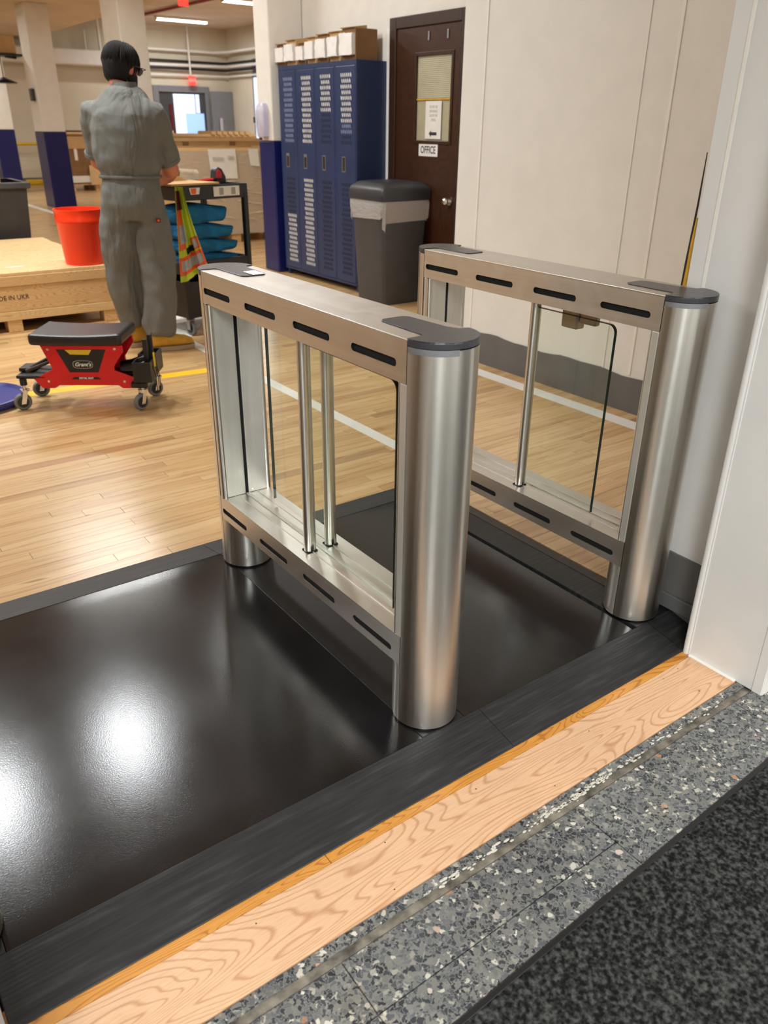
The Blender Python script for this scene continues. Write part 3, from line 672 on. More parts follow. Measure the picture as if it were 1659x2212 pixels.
ar = MB(); ar.prism([(4.092, 1.268), (4.065, 1.292), (4.065, 1.279), (3.998, 1.279), (3.998, 1.257), (4.065, 1.257), (4.065, 1.244)], 'x', WX - .0159, WX - .0154); ar.build('arrow', 'print', pp)
sg = tag(box('office_sign', 'white', (WX - .0215, WX - .0185, 3.972, 4.205, 1.108, 1.196), bevel=.004), 'small white OFFICE sign screwed under the door window', 'sign')
text('OFFICE', .074, (WX - .0218, 4.088, 1.152), FACE_NX, 'print', sg, bold=.0012, xs=.78)
hk = MB()
for yy in (4.12, 3.90): 
    h_ = tag(MB().box(WX - .026, WX - .0185, yy - .009, yy + .009, 1.89, 1.95).build('door_hook', 'silver', bevel=.005), 'small silver adhesive hook on the dark door above its window, ' + ('left one' if yy > 4 else 'right one'), 'hook', 'hooks on the office door')
kn = MB(); kn.cyl((-.018, 3.806, .80), (-.024, 3.806, .80), .03); kn.cyl((-.024, 3.806, .80), (-.05, 3.806, .80), .011); kn.ell((-.066, 3.806, .80), (.024, .028, .028))
kn.build('door_knob', 'chrome', dr, smooth=True)
struct(box('trim_2', 'white', (3.262, 3.279, 4.606, 4.655, 0, 2.0), bevel=.003))

# ------------------------------------------------------------------ lockers
lk = thing('locker_bank', 'navy blue metal locker bank with four perforated doors', 'locker', (2.971, 4.655, 0))
LWD = .311
box('body', 'locker', (.012, .305, 0, 4 * LWD, .055, 1.782), lk, bevel=.003)
for a, b_ in ((.02, .05), (.26, .29)):
    for c in (.01, 4 * LWD - .04): box('leg', 'locker', (a, b_, c, c + .03, 0, .056), lk)
fr_ = MB()
for k in range(5): fr_.box(.0, .0125, max(0, k * LWD - .013), min(4 * LWD, k * LWD + .013), .055, 1.782)
for k in range(4):
    for z0, z1 in ((.055, .072), (1.748, 1.782)): fr_.box(.0, .0125, k * LWD + .0131, (k + 1) * LWD - .0131, z0, z1)
fr_.build('face_frame', 'locker', lk)
def holes(door, oy, z0, z1, nrow, pattern, skew=.010):
    A_ = {}
    for i in range(nrow):
        zc = z1 - (i + .5) * (z1 - z0) / nrow; kind = pattern(i / nrow)
        n_ = 6 if i % 2 == 0 else 5
        for j in range(n_):
            yc = oy + (j - (n_ - 1) / 2) * .0275
            hgt = (z1 - z0) / nrow * .40; w = .0085
            kd = kind(j) if callable(kind) else kind
            mb = A_.setdefault(kd, MB())
            # slanted lozenge slit; light behind and inner darkness are painted as its colour
            q = [(yc - w, zc - hgt * .75), (yc - w * .1, zc - hgt), (yc + w, zc - hgt * .2), (yc + w, zc + hgt * .75), (yc + w * .1, zc + hgt), (yc - w, zc + hgt * .2)]
            mb.prism(q, 'x', -.0037, -.0026)
    for kd, mb in A_.items(): mb.build('vent_holes', kd, door)['kind'] = 'stuff'
WH, DK, BL = 'hole_white', 'locker_dark', 'hole_blue'
PAT = {3: (lambda t: BL, lambda t: DK if t < .38 else WH), 2: (lambda t: WH, lambda t: WH),
       1: (lambda t: WH if t < .5 else DK, lambda t: DK), 0: (lambda t: WH if t < .62 else BL if t < .8 else DK, lambda t: DK)}
for k in range(4):
    y0, y1 = k * LWD + .0165, (k + 1) * LWD - .0165
    d = box('door', 'locker', (-.003, .010, y0, y1, .075, 1.745), lk, bevel=.004)
    oy = (y0 + y1) / 2 - .01
    holes(d, oy, 1.17, 1.70, 13, PAT[k][0]); holes(d, oy, .13, .89, 19, PAT[k][1])
    hy = (y0 + y1) / 2 + .03
    hf = MB(); hf.box(-.006, -.003, hy - .026, hy - .020, .965, 1.085); hf.box(-.006, -.003, hy + .020, hy + .026, .965, 1.085); hf.box(-.006, -.003, hy - .02, hy + .02, .965, .973); hf.box(-.006, -.003, hy - .02, hy + .02, 1.062 if k > 1 else 1.078, 1.085)
    hd = hf.build('handle', 'silver', d)
    box('handle_recess', mat('recess_brass', (70, 58, 44), .4, .5) if k == 0 else 'frame_wood', (-.004, -.0031, hy - .02, hy + .02, .973, 1.07), hd)
# bundles on top of the lockers
SP = [(-.03, .155, .17), (.135, .18, .19), (.335, .13, .16), (.482, .155, .19), (.655, .165, .20), (.84, .165, .205), (1.025, .195, .22)]
for i, (o_, w, h) in enumerate(SP):
    yy = 4.655 + 1.30 - o_ - w / 2 - .02
    t = thing('carton_bundle', ('brown carton with white plastic pouch on the lockers, ' + ('leftmost of seven', 'second from the left', 'third from the left, narrow', 'fourth from the left', 'fifth from the left', 'sixth from the left', 'rightmost and tallest')[i]), 'carton', (3.02, yy, 1.782), radians((2, -2, 2, -2, 1, -1, 1)[i]), 'cartons standing on top of the lockers')
    box('carton', 'cardboard' if i % 2 else 'cardboard_d', (-.015, .20, -w / 2 + .004, w / 2 - .004, 0, h), t, bevel=.006)
    fl = MB(); fl.hexa([(-.03, -w / 2 + .01, h), (.1, -w / 2 + .01, h), (.1, w / 2 - .01, h), (-.03, w / 2 - .01, h)], [(-.035, -w / 2 + .012, h + .004), (.1, -w / 2 + .01, h + .022), (.1, w / 2 - .01, h + .024), (-.035, w / 2 - .012, h + .006)]); fl.build('flap', 'cardboard', t)
    pc = MB(); N = 8; z0, z1 = .035, h * .84
    front = [[Vector((-.047 - .010 * sin(pi * a / N) + random.uniform(-.005, .005), -w / 2 + .008 + (w - .016) * a / N, z0 + (z1 - z0) * b_ / 5 + random.uniform(-.003, .003))) for a in range(N + 1)] for b_ in range(6)]
    rings_ = [r_ + [Vector((-.0155, p.y, p.z)) for p in reversed(r_)] for r_ in front]
    pc.rings(rings_).build('white_pouch', 'white', t, smooth=True)

# ------------------------------------------------------------------ grey trash can by the lockers
tc = thing('trash_can', 'tall square dark grey trash can with lid and clear liner beside the lockers', 'trash can', (3.026, 4.27, 0), 0)
def sq(hw, z, r=.035, n=5, hy=None):
    hy = hy or hw; P_ = []
    for cx, cy, a0 in ((hw - r, hy - r, 0), (-hw + r, hy - r, pi / 2), (-hw + r, -hy + r, pi), (hw - r, -hy + r, 1.5 * pi)):
        for k in range(n): a = a0 + pi / 2 * k / (n - 1); P_.append(Vector((cx + r * cos(a), cy + r * sin(a), z)))
    return P_
MB().rings([sq(.186, 0), sq(.190, .02), sq(.206, .40), sq(.224, .80), sq(.214, .80)]).build('bin_body', 'binplastic', tc, smooth=True)
MB().rings([sq(.236, .795), sq(.242, .800), sq(.244, .868), sq(.234, .888), sq(.19, .922), sq(.130, .932)]).build('lid', 'binlid', tc, smooth=True)
ls = MB(); N = 40
def linr(hw, z, amp, ph): 
    P_ = sq(hw, z, .035, 10); return [p + Vector((cos(i * 1.9 + ph) * amp, sin(i * 1.3 + ph) * amp, sin(i * .55 + ph) * amp * 4 - (.07 if 22 < i < 28 and amp > .004 else 0))) for i, p in enumerate(P_)]
ls.rings([linr(.232, .80, 0, 0), linr(.236, .775, .003, 0), linr(.235, .735, .004, .6), linr(.2315, .70, .005, 1), linr(.229, .655, .006, 2)], cap=False)
ls.build('liner', 'bag', tc, smooth=True)

# ------------------------------------------------------------------ columns
def column(x0, x1, y0, y1, zb, label, ztop=ZC):
    t = thing('column', label, 'column', (x0, y0, 0), 0, 'blue footed columns')
    box('shaft', 'wall', (0, x1 - x0, 0, y1 - y0, zb, ztop), t, bevel=.012)
    box('painted_base', 'navy', (-.004, x1 - x0 + .004, -.004, y1 - y0 + .004, 0, zb), t, bevel=.012)
    return t
column(2.925, 3.275, 5.965, 6.235, 1.18, 'square cream column with blue base right beside the lockers')
column(2.96, 3.30, 9.75, 10.35, 1.17, 'cream column rising behind the head of the man in grey', 2.98)
column(2.92, 3.28, 13.72, 14.25, 1.17, 'cream column with blue base behind the orange bucket', 2.98)
column(2.92, 3.28, 17.2, 17.7, 1.17, 'farthest cream column with blue base at the left edge of the photo', 2.98)
# soap dispenser on the first column
sd = thing('soap_dispenser', 'rounded milky white hand soap dispenser on the nearest column', 'dispenser', (2.925, 6.10, 1.20))
MB().rings([[Vector((-.004 + (p.x + .075) * .62 - .062 - .004, p.y, z)) for p in sq(w, 0, w * .55, 6)] for z, w in ((.005, .05), (.02, .066), (.10, .075), (.22, .075), (.27, .066), (.295, .04))]).build('housing', 'glassy', sd, smooth=True)
box('sensor_window', 'capgrey', (-.1165, -.108, -.016, .016, .13, .18), sd, bevel=.004)
MB().cyl((-.055, 0, -.012), (-.055, 0, .006), .014).build('nozzle', 'frame_wood', sd)
bxx = tag(box('junction_box', 'capgrey', (2.865, 2.918, 13.85, 14.0, 1.62, 1.80), bevel=.008), 'small grey junction box fixed to the cream column left of the man', 'electrical box')

# ------------------------------------------------------------------ far wall fittings
dd = struct(thing('door_2', 'grey steel frame of the open doorway in the far wall', 'door', (0, YB - .02, 0))); del dd['category']
f_ = MB(); f_.box(7.30, 7.45, -.05, .02, 0, 2.16); f_.box(8.68, 8.80, -.05, .02, 0, 2.16); f_.box(7.45, 8.68, -.05, .02, 2.02, 2.16)
f_.build('door_frame', 'door_grey', dd, bevel=.01)
op = MB().box(7.45, 8.68, .004, .018, 0, 2.02).build('opening', 'binplastic', dd)
box('daylight_panel', 'daylight', (7.83, 8.40, -.004, .003, 0, 1.98), dd)
box('daylight_panel', 'daylight_b', (8.12, 8.62, -.012, -.005, 0, 1.55), dd)
box('daylight_panel', 'daylight', (8.42, 8.52, -.010, -.005, 1.56, 1.98), dd)
box('red_banner', 'maroon', (7.70, 7.78, -.02, -.005, .9, 1.75), dd)
box('white_bin', 'white', (7.62, 7.74, -.03, -.006, .0, 1.15), dd)
dl = struct(thing('door_3', 'grey steel door leaf standing open to the right of the far doorway', 'door', (8.79, YB - .16, 0), radians(-4))); del dl['category']
box('door_leaf', 'door_grey', (0, .64, -.022, .022, .01, 2.06), dl, bevel=.004)
box('vision_panel', 'glassy', (.19, .27, -.026, -.0225, 1.15, 1.45), dl); box('vision_frame', 'capgrey', (.17, .188, -.027, -.0225, 1.15, 1.45), dl)
win = struct(thing('window_1', 'tall narrow daylit window on the far right wall', 'window', (XR1, 0, 0))); del win['category']
box('pane', 'daylight', (-.02, -.002, 17.0, 18.55, .75, 2.35), win)
box('window_frame', 'silver', (-.03, -.0, 18.551, 18.60, .7, 2.45), win); box('window_frame', 'silver', (-.03, -.0, 16.94, 16.999, .7, 2.45), win)
box('window_blind', 'door_grey', (-.03, -.003, 16.99, 18.56, 2.351, 2.75), win)
dk = tag(MB().box(3.4, 7.0, YB - .5, YB - .02, 2.49, 2.80).build('air_duct', 'white', bevel=.03), 'large cream rectangular duct along the far wall left of the man', 'duct')
def pipe(name, pts, r, m, label, cat='pipe', group=None):
    return tag(MB().tube(pts, r, 10).build(name, m, smooth=True), label, cat, group)
for z, lab in ((2.66, 'upper black pipe running along the far wall and round the corner'), (2.50, 'lower black pipe running along the far wall and round the corner')):
    pipe('black_pipe', [(7.0, YB - .12, z + .04), (9.18, YB - .12, z + .03), (9.26, YB - .22, z + .03), (9.26, 15.0, z + .03)], .028, 'black', lab, group='black pipes at the far corner')
pipe('white_pipe', [(6.6, YB - .15, 2.93), (8.95, YB - .15, 2.92), (9.2, YB - .5, 2.93), (9.2, 15, 2.93)], .035, 'white', 'upper white pipe running above the black pipes at the far wall', group='white pipes on the far wall')
pipe('white_pipe', [(7.05, YB - .1, 2.60), (9.22, YB - .1, 2.62), (9.3, YB - .2, 2.62), (9.3, 15, 2.62)], .04, 'white', 'white pipe running between the two black pipes', group='white pipes on the far wall')
pipe('white_pipe', [(6.8, YB - .1, 2.38), (9.22, YB - .1, 2.40), (9.3, YB - .2, 2.40), (9.3, 15, 2.40)], .022, 'white', 'lowest thin white pipe on the far wall above the door', group='white pipes on the far wall')
pipe('hanger_pipe', [(8.26, YB - .22, ZC), (8.26, YB - .22, 2.40)], .022, 'white', 'white drop conduit holding the exit sign over the far door', group='white vertical hangers')
pipe('hanger_pipe', [(6.05, YB - .3, 2.8), (6.05, YB - .3, ZC)], .035, 'white', 'thick white hanger above the cream duct', group='white vertical hangers')
pipe('hanger_pipe', [(5.75, YB - .2, 2.8), (5.75, YB - .2, 3.2)], .02, 'white', 'thin white hanger above the cream duct', group='white vertical hangers')
pipe('sprinkler_pipe', [(4.6, 18.35, 3.40), (6.45, 18.35, 3.40), (6.5, 18.2, 3.41), (6.72, 12.6, 3.415)], .028, 'redpipe', 'long red sprinkler pipe under the ceiling', group='red sprinkler pipes')
pipe('sprinkler_pipe', [(9.34, 18.0, 3.15), (9.34, 12, 3.15)], .025, 'redpipe', 'short red pipe near the far right wall', group='red sprinkler pipes')
for (x_, y_, lab, z_) in ((8.29, YB - .22, 'small red exit sign over the far open door', 2.28), (5.86, 14.4, 'red exit sign hanging from the ceiling at the top edge', 3.30)):
    e_ = tag(box('exit_sign', 'exit_red', (x_ - .09, x_ + .09, y_ - .02, y_ + .02, z_ - .10, z_ + .10), bevel=.004), lab, 'sign', 'exit signs')
    text('EXIT', .09, (x_, y_ - .0205, z_), FACE_NY, 'white', e_)
pipe('hanger_pipe', [(5.86, 14.4, 3.40), (5.86, 14.4, ZC)], .012, 'white', 'short white drop above the ceiling hung exit sign', group='white vertical hangers')
yr_ = thing('safety_rail', 'yellow guard rail along the far wall', 'rail', (0, YB - .35, 0))
MB().cyl((2.6, 0, .86), (4.95, 0, .86), .035).build('rail_bar', 'yellow', yr_, smooth=True)
for xx in (3.4, 4.9): MB().cyl((xx, 0, 0), (xx, 0, .86), .03).build('rail_post', 'yellow', yr_, smooth=True)
tag(box('wheel_stop', 'yellow', (3.9, 4.75, YB - .45, YB - .3, 0, .11), bevel=.03), 'yellow floor kerb at the foot of the far wall', 'kerb')
# hanging shelf unit at the far left
sh = thing('wall_shelf', 'black bracket shelf high on the far wall at the left edge', 'shelf', (2.2, 14.9, 2.30))
box('shelf_board', 'black', (0, .86, -.2, .2, 0, .03), sh); MB().tube([(.6, 0, .0), (.78, 0, -.02)], .02).build('bracket', 'black', sh)
for xx in (.1, .55): MB().cyl((xx, 0, .03), (xx, 0, .68), .012).build('hanger_rod', 'black', sh)
tag(box('shelf_carton', 'cardboard', (2.3, 2.96, 14.75, 15.1, 2.335, 2.60), bevel=.01), 'brown carton lying on the black shelf at upper left', 'carton')
sl = thing('hanging_lamp', 'small black hanging lamp at the left edge below the shelf', 'lamp', (2.72, 14.9, 1.90))
MB().lathe([(.02, .09), (.05, .07), (.20, .015), (.21, 0)], seg=20).build('shade', 'black', sl, smooth=True); MB().cyl((0, 0, .09), (0, 0, .40), .008).build('cord', 'black', sl)

# ------------------------------------------------------------------ lamps
def tube_lamp(x_, y_, z_, label, L=1.22, rz=0):
    t = thing('fluorescent_fixture', label, 'lamp', (x_, y_, z_), rz, 'fluorescent ceiling fixtures')
    box('housing', 'white', (-L / 2, L / 2, -.09, .09, .03, .08), t, bevel=.01)
    for s in (-.04, .04): MB().cyl((-L / 2 + .02, s, .012), (L / 2 - .02, s, .012), .016, seg=10).build('tube', 'tube', t, smooth=True)
    for xx in (-L / 2 + .01, L / 2 - .01): box('end_plate', 'white', (xx - .008, xx + .008, -.07, .07, -.004, .03), t)
for i, (lx, ly) in enumerate(ROOM_LAMPS):
    tube_lamp(lx, ly, 3.37 - (0.47 if 2.4 < lx < 4.5 and ly > 7 else 0), ['unlit side ceiling fixture over the left aisle', 'ceiling fixture over the left aisle farther in', 'ceiling fixture above the wooden crate', 'ceiling fixture high over the left of the room', 'ceiling fixture left of the column row', 'ceiling fixture over the wrapped boxes', 'second fluorescent fixture, cut by the white column at the top'][i].replace('unlit side', 'side'))
tube_lamp(7.5, 18.3, 3.37, 'bright fluorescent fixture right of the man, above the far door')
for lx, ly in ((0.31, 4.16), (-0.78, 4.08), (1.72, 4.6)):
    t = thing('round_ceiling_lamp', 'round ceiling lamp above the platform, ' + {0.31: 'middle one', -0.78: 'left one', 1.72: 'right one'}[lx], 'lamp', (lx, ly, 3.40), 0, 'round ceiling lamps over the platform')
    MB().lathe([(.19, 0), (.21, 0), (.215, .05), (.10, .05)], seg=32).build('rim', 'white', t, smooth=True)
    MB().lathe([(.01, -.002), (.188, -.002), (.188, .004), (.01, .004)], seg=32).build('diffuser', 'disc', t)
for lx in (-1.9, 0.9):
    t = thing('entrance_panel_lamp', 'unseen fill panel added in the entrance ceiling, ' + ('left' if lx < 0 else 'right'), 'lamp', (lx, -2.6, 2.75), 0, 'added entrance fill panels')  # added glowing panels out of view, matching the entrance fill lights
    box('frame', 'white', (-.62, .62, -.32, .32, .02, .05), t); box('diffuser', 'disc', (-.58, .58, -.28, .28, .0, .02), t)

# ------------------------------------------------------------------ wooden pallet crate at the left
pc_ = thing('pallet_crate', 'low pale pine shipping crate on pallet blocks, orange bucket standing on it', 'crate', (-1.05, 4.711, 0))
CX1 = 1.925
for i in range(9):
    y0 = .0 + i * .2
    box('deck_board', 'pine_y', (0, CX1 - .008 * (i % 2), y0 + .002, y0 + .197, .384, .404), pc_, bevel=.002)
box('side_board', 'pine', (0, CX1, -.012, .010, .318, .3825), pc_, bevel=.003)
box('side_board', 'pine', (.0, CX1 - .004, -.006, .012, .152, .3165), pc_, bevel=.003)
box('side_board', 'pine_y', (0, CX1 - .002, -.010, .012, .092, .150), pc_, bevel=.003)
box('end_board', 'pine', (CX1 - .02, CX1 - .0005, .013, 1.79, .095, .3825), pc_, bevel=.003)
box('inner_wall', 'cardboard_d', (.02, CX1 - .03, .02, 1.78, .10, .380), pc_)
for xx in (.12, 1.165, CX1 - .10):
    for yy in (-.004, .85, 1.68): box('pallet_block', 'pine', (xx, xx + .095, yy, yy + .12, .012, .0915), pc_, bevel=.004)
for yy in (-.004, .85, 1.68): box('runner', 'pine', (0, CX1, yy, yy + .12, 0, .0118), pc_)
text('MADE IN UKR', .043, (1.205, -.0068, .243), FACE_NY, 'print', pc_, xs=.95)
for (a, b_, w) in ((.98, .22, .11), (1.27, .235, .12), (.72, .25, .1)): box('paper_label', 'white', (a, a + w, b_, b_ + .035, .4041, .4052), pc_)
# bucket
bk = thing('bucket', 'bright orange plastic bucket standing on the wooden crate', 'bucket', (.745, 4.872, .4042))
bk.scale = (1.06, 1.06, 1.0)
MB().lathe([(.118, .002), (.124, .0), (.128, .01), (.147, .27), (.150, .275), (.150, .290), (.153, .292), (.153, .312), (.151, .316), (.156, .362), (.158, .370), (.150, .370), (.146, .300), (.122, .012)], seg=40).build('bucket_body', 'orange', bk, smooth=True)
MB().tube([(.157 * cos(t), .157 * sin(t), .335 - .05 * sin(t)) for t in [pi * k / 14 for k in range(15)]], .0035, 8).build('handle', 'silver', bk, smooth=True)
# tote behind the crate
tt = thing('tote_bin', 'large dark grey bin behind the crate with flattened cartons in it', 'bin', (.43, 6.98, 0))
def rect(x, y, z): return [Vector((-x, -y, z)), Vector((x, -y, z)), Vector((x, y, z)), Vector((-x, y, z))]
MB().rings([rect(.37, .26, 0), rect(.42, .31, .80), rect(.405, .295, .80), rect(.36, .25, .03)]).build('bin_body', 'binback', tt)
MB().rings([rect(.425, .315, .79), rect(.45, .34, .80), rect(.45, .34, .845), rect(.40, .29, .845)], cap=False).build('rim', 'binplastic', tt, bevel=.006)
for i, (a, b_, h) in enumerate(((-.30, .22, 1.05), (-.31, .27, 1.06), (-.30, .30, 1.10), (-.26, .31, 1.08))):
    q = MB(); yy = -.10 + i * .07; q.hexa([(a, yy, .04), (b_ - .02, yy, .04), (b_ - .02, yy + .008, .04), (a, yy + .008, .04)], [(a - .04, yy + .02, h - .06), (b_, yy + .02, h), (b_, yy + .028, h), (a - .04, yy + .028, h - .06)])
    tag(q.build('flat_carton', 'cardboard'), 'flattened brown carton standing in the grey bin, ' + ('front', 'second', 'third', 'rearmost')[i] + ' one', 'carton', 'flattened cartons in the bin').location = (.43, 6.98, 0)

# ------------------------------------------------------------------ pallet boxes in the middle distance
def gaylord(name, label, x0, x1, y0, y1, z0, z1, m='cardboard', pal=True, lip=True, group=None):
    t = thing(name, label, 'carton', (x0, y0, 0), 0, group); w, d = x1 - x0, y1 - y0
    walls = MB(); th = .02
    walls.box(0, w, 0, th, z0, z1); walls.box(0, w, d - th, d, z0, z1); walls.box(0, th, th, d - th, z0, z1); walls.box(w - th, w, th, d - th, z0, z1); walls.box(th, w - th, th, d - th, z0, z1 - .12)
    walls.build('carton_wall', m, t)
    if lip:
        l = MB(); l.box(-.006, w + .006, -.008, -.001, z1 - .035, z1 + .004); l.box(-.008, -.001, 0, d, z1 - .035, z1 + .004); l.build('rim_edge', 'cardboard_l', t)
    if pal:
        p = MB()
        for k in range(3):
            for j in (0, .46, .92): p.box(j * w, j * w + .08 * w, d * (.02 + .44 * k), d * (.02 + .44 * k) + .1, .0, z0 - .02)
        p.build('pallet_block', 'pine', t)
        for k in range(5): box('pallet_board', 'pine', (0, w, d * k / 5, d * k / 5 + d * .14, z0 - .0195, z0 - .0005), t)
    return t
g = gaylord('pallet_box', 'film wrapped brown pallet box with white paper sheets, behind the black cart', 2.82, 4.35, 8.2, 9.15, .14, 1.065)
wp = MB(); wp.box(-.012, 1.545, -.022, -.012, .10, 1.03); wp.build('stretch_film', 'wrap', g)
for (a, b_, c, d, rr_) in ((.45, .80, .74, 1.055, 0), (.97, 1.10, .87, 1.055, 3)):
    p_ = MB().hexa([(a + .02, -.034, c), (b_ + .01, -.034, c - .01), (b_ + .01, -.030, c - .01), (a + .02, -.030, c)], [(a, -.030, d), (b_, -.030, d), (b_, -.024, d), (a, -.024, d)]).build('paper_sheet', 'paper', g)
    if b_ - a > .2:
        k_ = MB()
        for q in ((.05, .20, .93), (.24, .12, .94), (.06, .09, .82)): 
            for r_ in range(3): k_.box(a + q[0], a + q[0] + q[1] * .7, -.0375, -.0352, q[2] + r_ * .016, q[2] + .004 + r_ * .016)
        k_.build('printed_lines', 'ink_grey', g)
mb = MB()
for i in range(26):
    xx = random.uniform(.3, 1.35); zz = random.uniform(.25, .78); L = random.uniform(.1, .4)
    a_ = random.uniform(-.25, .12)
    mb.tube([(xx, -.024, zz), (xx + L * .5, -.028, zz + a_ * L * .5 + .012), (xx + L, -.024, zz + a_ * L)], [.002, .007, .002], 6)
mb.build('film_creases', 'poly', g, smooth=True)['kind'] = 'stuff'
box('bottom_slip', 'silver', (.0, 1.5, -.01, .0, .10, .135), g)
gaylord('open_carton', 'open light brown pallet carton behind the film wrapped box', 3.42, 5.05, 10.0, 11.0, .14, 1.135)
gb = gaylord('open_carton', 'farthest long carton with folded flaps below the open grey door', 3.9, 5.75, 11.7, 12.6, .14, 1.17, 'cardboard_l')
mb = MB()
for k in range(7): mb.prism([(1.05 + k * .1, 1.175), (1.12 + k * .1, 1.155), (1.14 + k * .1, 1.205), (1.06 + k * .1, 1.215)], 'y', -.02, .5)
mb.build('folded_flap', 'cardboard_l', gb)
for xx in (.32, 1.02): box('dark_gap', 'cardboard_d', (xx + 3.42, xx + 3.50, 9.985, 9.999, .86, 1.10)).parent = None  # dark strips on the carton front paint the shade of its gaps
for o in [o for o in bpy.data.objects if o.name.startswith('dark_gap')]:
    o.name = 'carton_strap'; tag(o, 'dark strip painted as a shaded gap in the open carton, ' + ('left' if o.data.vertices[0].co.x < 4 else 'right') + ' one', 'carton', 'dark gap strips on the open carton')
bc = gaylord('tall_carton', 'tall dark brown carton on a pallet left of the man', 4.22, 5.35, 17.2, 18.1, .14, 1.13, 'cardboard_d')
box('white_label', 'paper', (.16, .22, -.006, -.001, .60, .84), bc); box('white_label', 'paper', (.05, .42, -.016, -.009, .17, .30), bc)
box('upper_lid', 'cardboard', (-.01, .9, -.012, -.0085, .82, 1.05), bc); box('top_edge', 'frame_wood', (-.01, 1.1, -.01, .8, 1.135, 1.16), bc)
box('side_flap', 'cardboard_l', (.42, .95, -.05, -.013, .12, .50), bc)

# ------------------------------------------------------------------ black utility cart
CA = math.atan2(4.104 - 3.977, 1.687 - 1.124)
ct = thing('utility_cart', 'black two-handled utility cart holding blue towels right of the man', 'cart', (1.124, 3.977, 0), CA)
CWD, CDP = .577, .50
def tray(name, z0, z1, th=.02):
    m_ = MB(); m_.box(0, CWD, 0, th, z0, z1); m_.box(0, CWD, CDP - th, CDP, z0, z1); m_.box(0, th, th, CDP - th, z0, z1); m_.box(CWD - th, CWD, th, CDP - th, z0, z1); m_.box(th, CWD - th, th, CDP - th, z0, z0 + .02)
    return m_.build(name, 'black', ct, bevel=.006)
tray('top_tray', .868, .958); tray('middle_tray', .405, .485); tray('bottom_tray', .118, .36)
for xx, yy in ((.0, .0), (CWD - .035, 0), (0, CDP - .035), (CWD - .035, CDP - .035)):
    box('post', 'black', (xx - .002, xx + .035, yy - .003, yy + .035, .11, .90), ct, bevel=.006)
box('tray_label', 'paper', (.285, .50, -.0065, -.0005, .885, .945), ct); 
for a in (.33, .43): box('label_print', 'ink_grey', (a, a + .035, -.0075, -.0066, .893, .937), ct)
mb = MB(); mb.prism([(.09, .945), (.175, .945), (.165, .905), (.1, .905)], 'y', -.006, -.0005); mb.build('recess_tag', 'paper', ct)
mb = MB(); mb.prism([(.10, .942), (.145, .942), (.14, .908), (.105, .908)], 'y', -.0072, -.0062); mb.build('orange_mark', 'viz_orange', ct)
for i, (xx, yy) in enumerate(((.03, .03), (CWD - .03, .03), (.03, CDP - .03), (CWD - .03, CDP - .03))):
    c_ = MB(); c_.cyl((xx - .012, yy, .05), (xx + .012, yy, .05), .05, seg=24); cs = c_.build('caster', 'grey_wheel', ct, smooth=True)
    MB().cyl((xx - .014, yy, .05), (xx + .014, yy, .05), .033, seg=20).build('wheel_hub', 'black', cs)
    f2 = MB(); f2.box(xx - .022, xx - .016, yy - .016, yy + .016, .04, .112); f2.box(xx + .016, xx + .022, yy - .016, yy + .016, .04, .112); f2.box(xx - .022, xx + .022, yy - .02, yy + .02, .104, .117); f2.build('fork', 'silver', cs)
# towels
def towel(cx, cy, z, w, d, h, rz, label, fold=3, lean=0):
    m_ = MB(); rr = []
    N = 22
    for i in range(N + 1):
        t = i / N; x_ = (t - .5) * w; e = (1 - (2 * t - 1) ** 12) ** .5 if 0 < t < 1 else .45
        ring = []
        for j in range(20):
            a = 2 * pi * j / 20; sy = abs(cos(a)) ** .45 * (1 if cos(a) > 0 else -1); sz = abs(sin(a)) ** .5 * (1 if sin(a) > 0 else -1)
            wob = 1 + .05 * sin(7 * t + j * .9) + .04 * sin(15 * t - j * 1.7)
            ring.append(Vector((x_ + .01 * sin(j), sy * d / 2 * e * wob, h / 2 + sz * h / 2 * e * wob + .012 * sin(5 * t + lean) * (sz > 0) + lean * x_)))
        rr.append(ring)
    o = m_.rings(rr).build('folded_towel', 'cloth_blue', smooth=True, sub=1); o.location = (cx, cy, z); o.rotation_euler = (0, 0, rz)
    return tag(o, label, 'towel', 'blue towels on the cart')
def cl(u, v): return (ct.location.x + u * cos(CA) - v * sin(CA), ct.location.y + u * sin(CA) + v * cos(CA))
zt = .428
for (u, v, w, d, h, a, lab, ln) in ((.31, .20, .46, .30, .085, 0, 'bottom folded blue towel on the cart shelf', 0), (.30, .19, .49, .28, .085, .03, 'second folded blue towel from the bottom', 0), (.285, .20, .47, .27, .095, -.04, 'third folded blue towel, bulging', 0), (.265, .20, .43, .26, .12, .05, 'top crumpled blue towel under the upper tray', 0)):
    p_ = cl(u, v); towel(p_[0], p_[1], zt, w, d, h, CA + a, lab, lean=ln); zt += h * 1.06
# things on the cart top
p_ = cl(.02, .20)
cbs = thing('cardboard_sheet', 'tan folded cardboard sheet lying on the cart beside the man', 'cardboard', (p_[0], p_[1], .960), CA)
mb = MB(); mb.hexa([(-.06, -.20, .0), (.32, -.20, .0), (.30, .22, .0), (-.06, .22, .0)], [(-.06, -.20, .012), (.32, -.20, .012), (.30, .22, .012), (-.06, .22, .012)]); mb.build('flat_panel', 'cardboard', cbs)
mb = MB(); mb.prism([(-.04, .014), (.25, .014), (.03, .105), (-.03, .125), (-.04, .125)], 'y', .05, .062); mb.build('upright_flap', 'cardboard_l', cbs)
p_ = cl(.235, .36)
rl = thing('tape_roll_sleeve', 'clear sleeve with green printed band lying on the cart', 'packaging', (p_[0], p_[1], 1.012), CA)
mb = MB(); mb.tube([(-.11, 0, .02), (.03, 0, .002)], .035, 14); mb.build('green_band', 'green', rl, smooth=True)
mb = MB(); mb.tube([(.031, 0, .001), (.19, 0, -.010)], .031, 14); mb.build('clear_sleeve', 'wrap', rl, smooth=True)
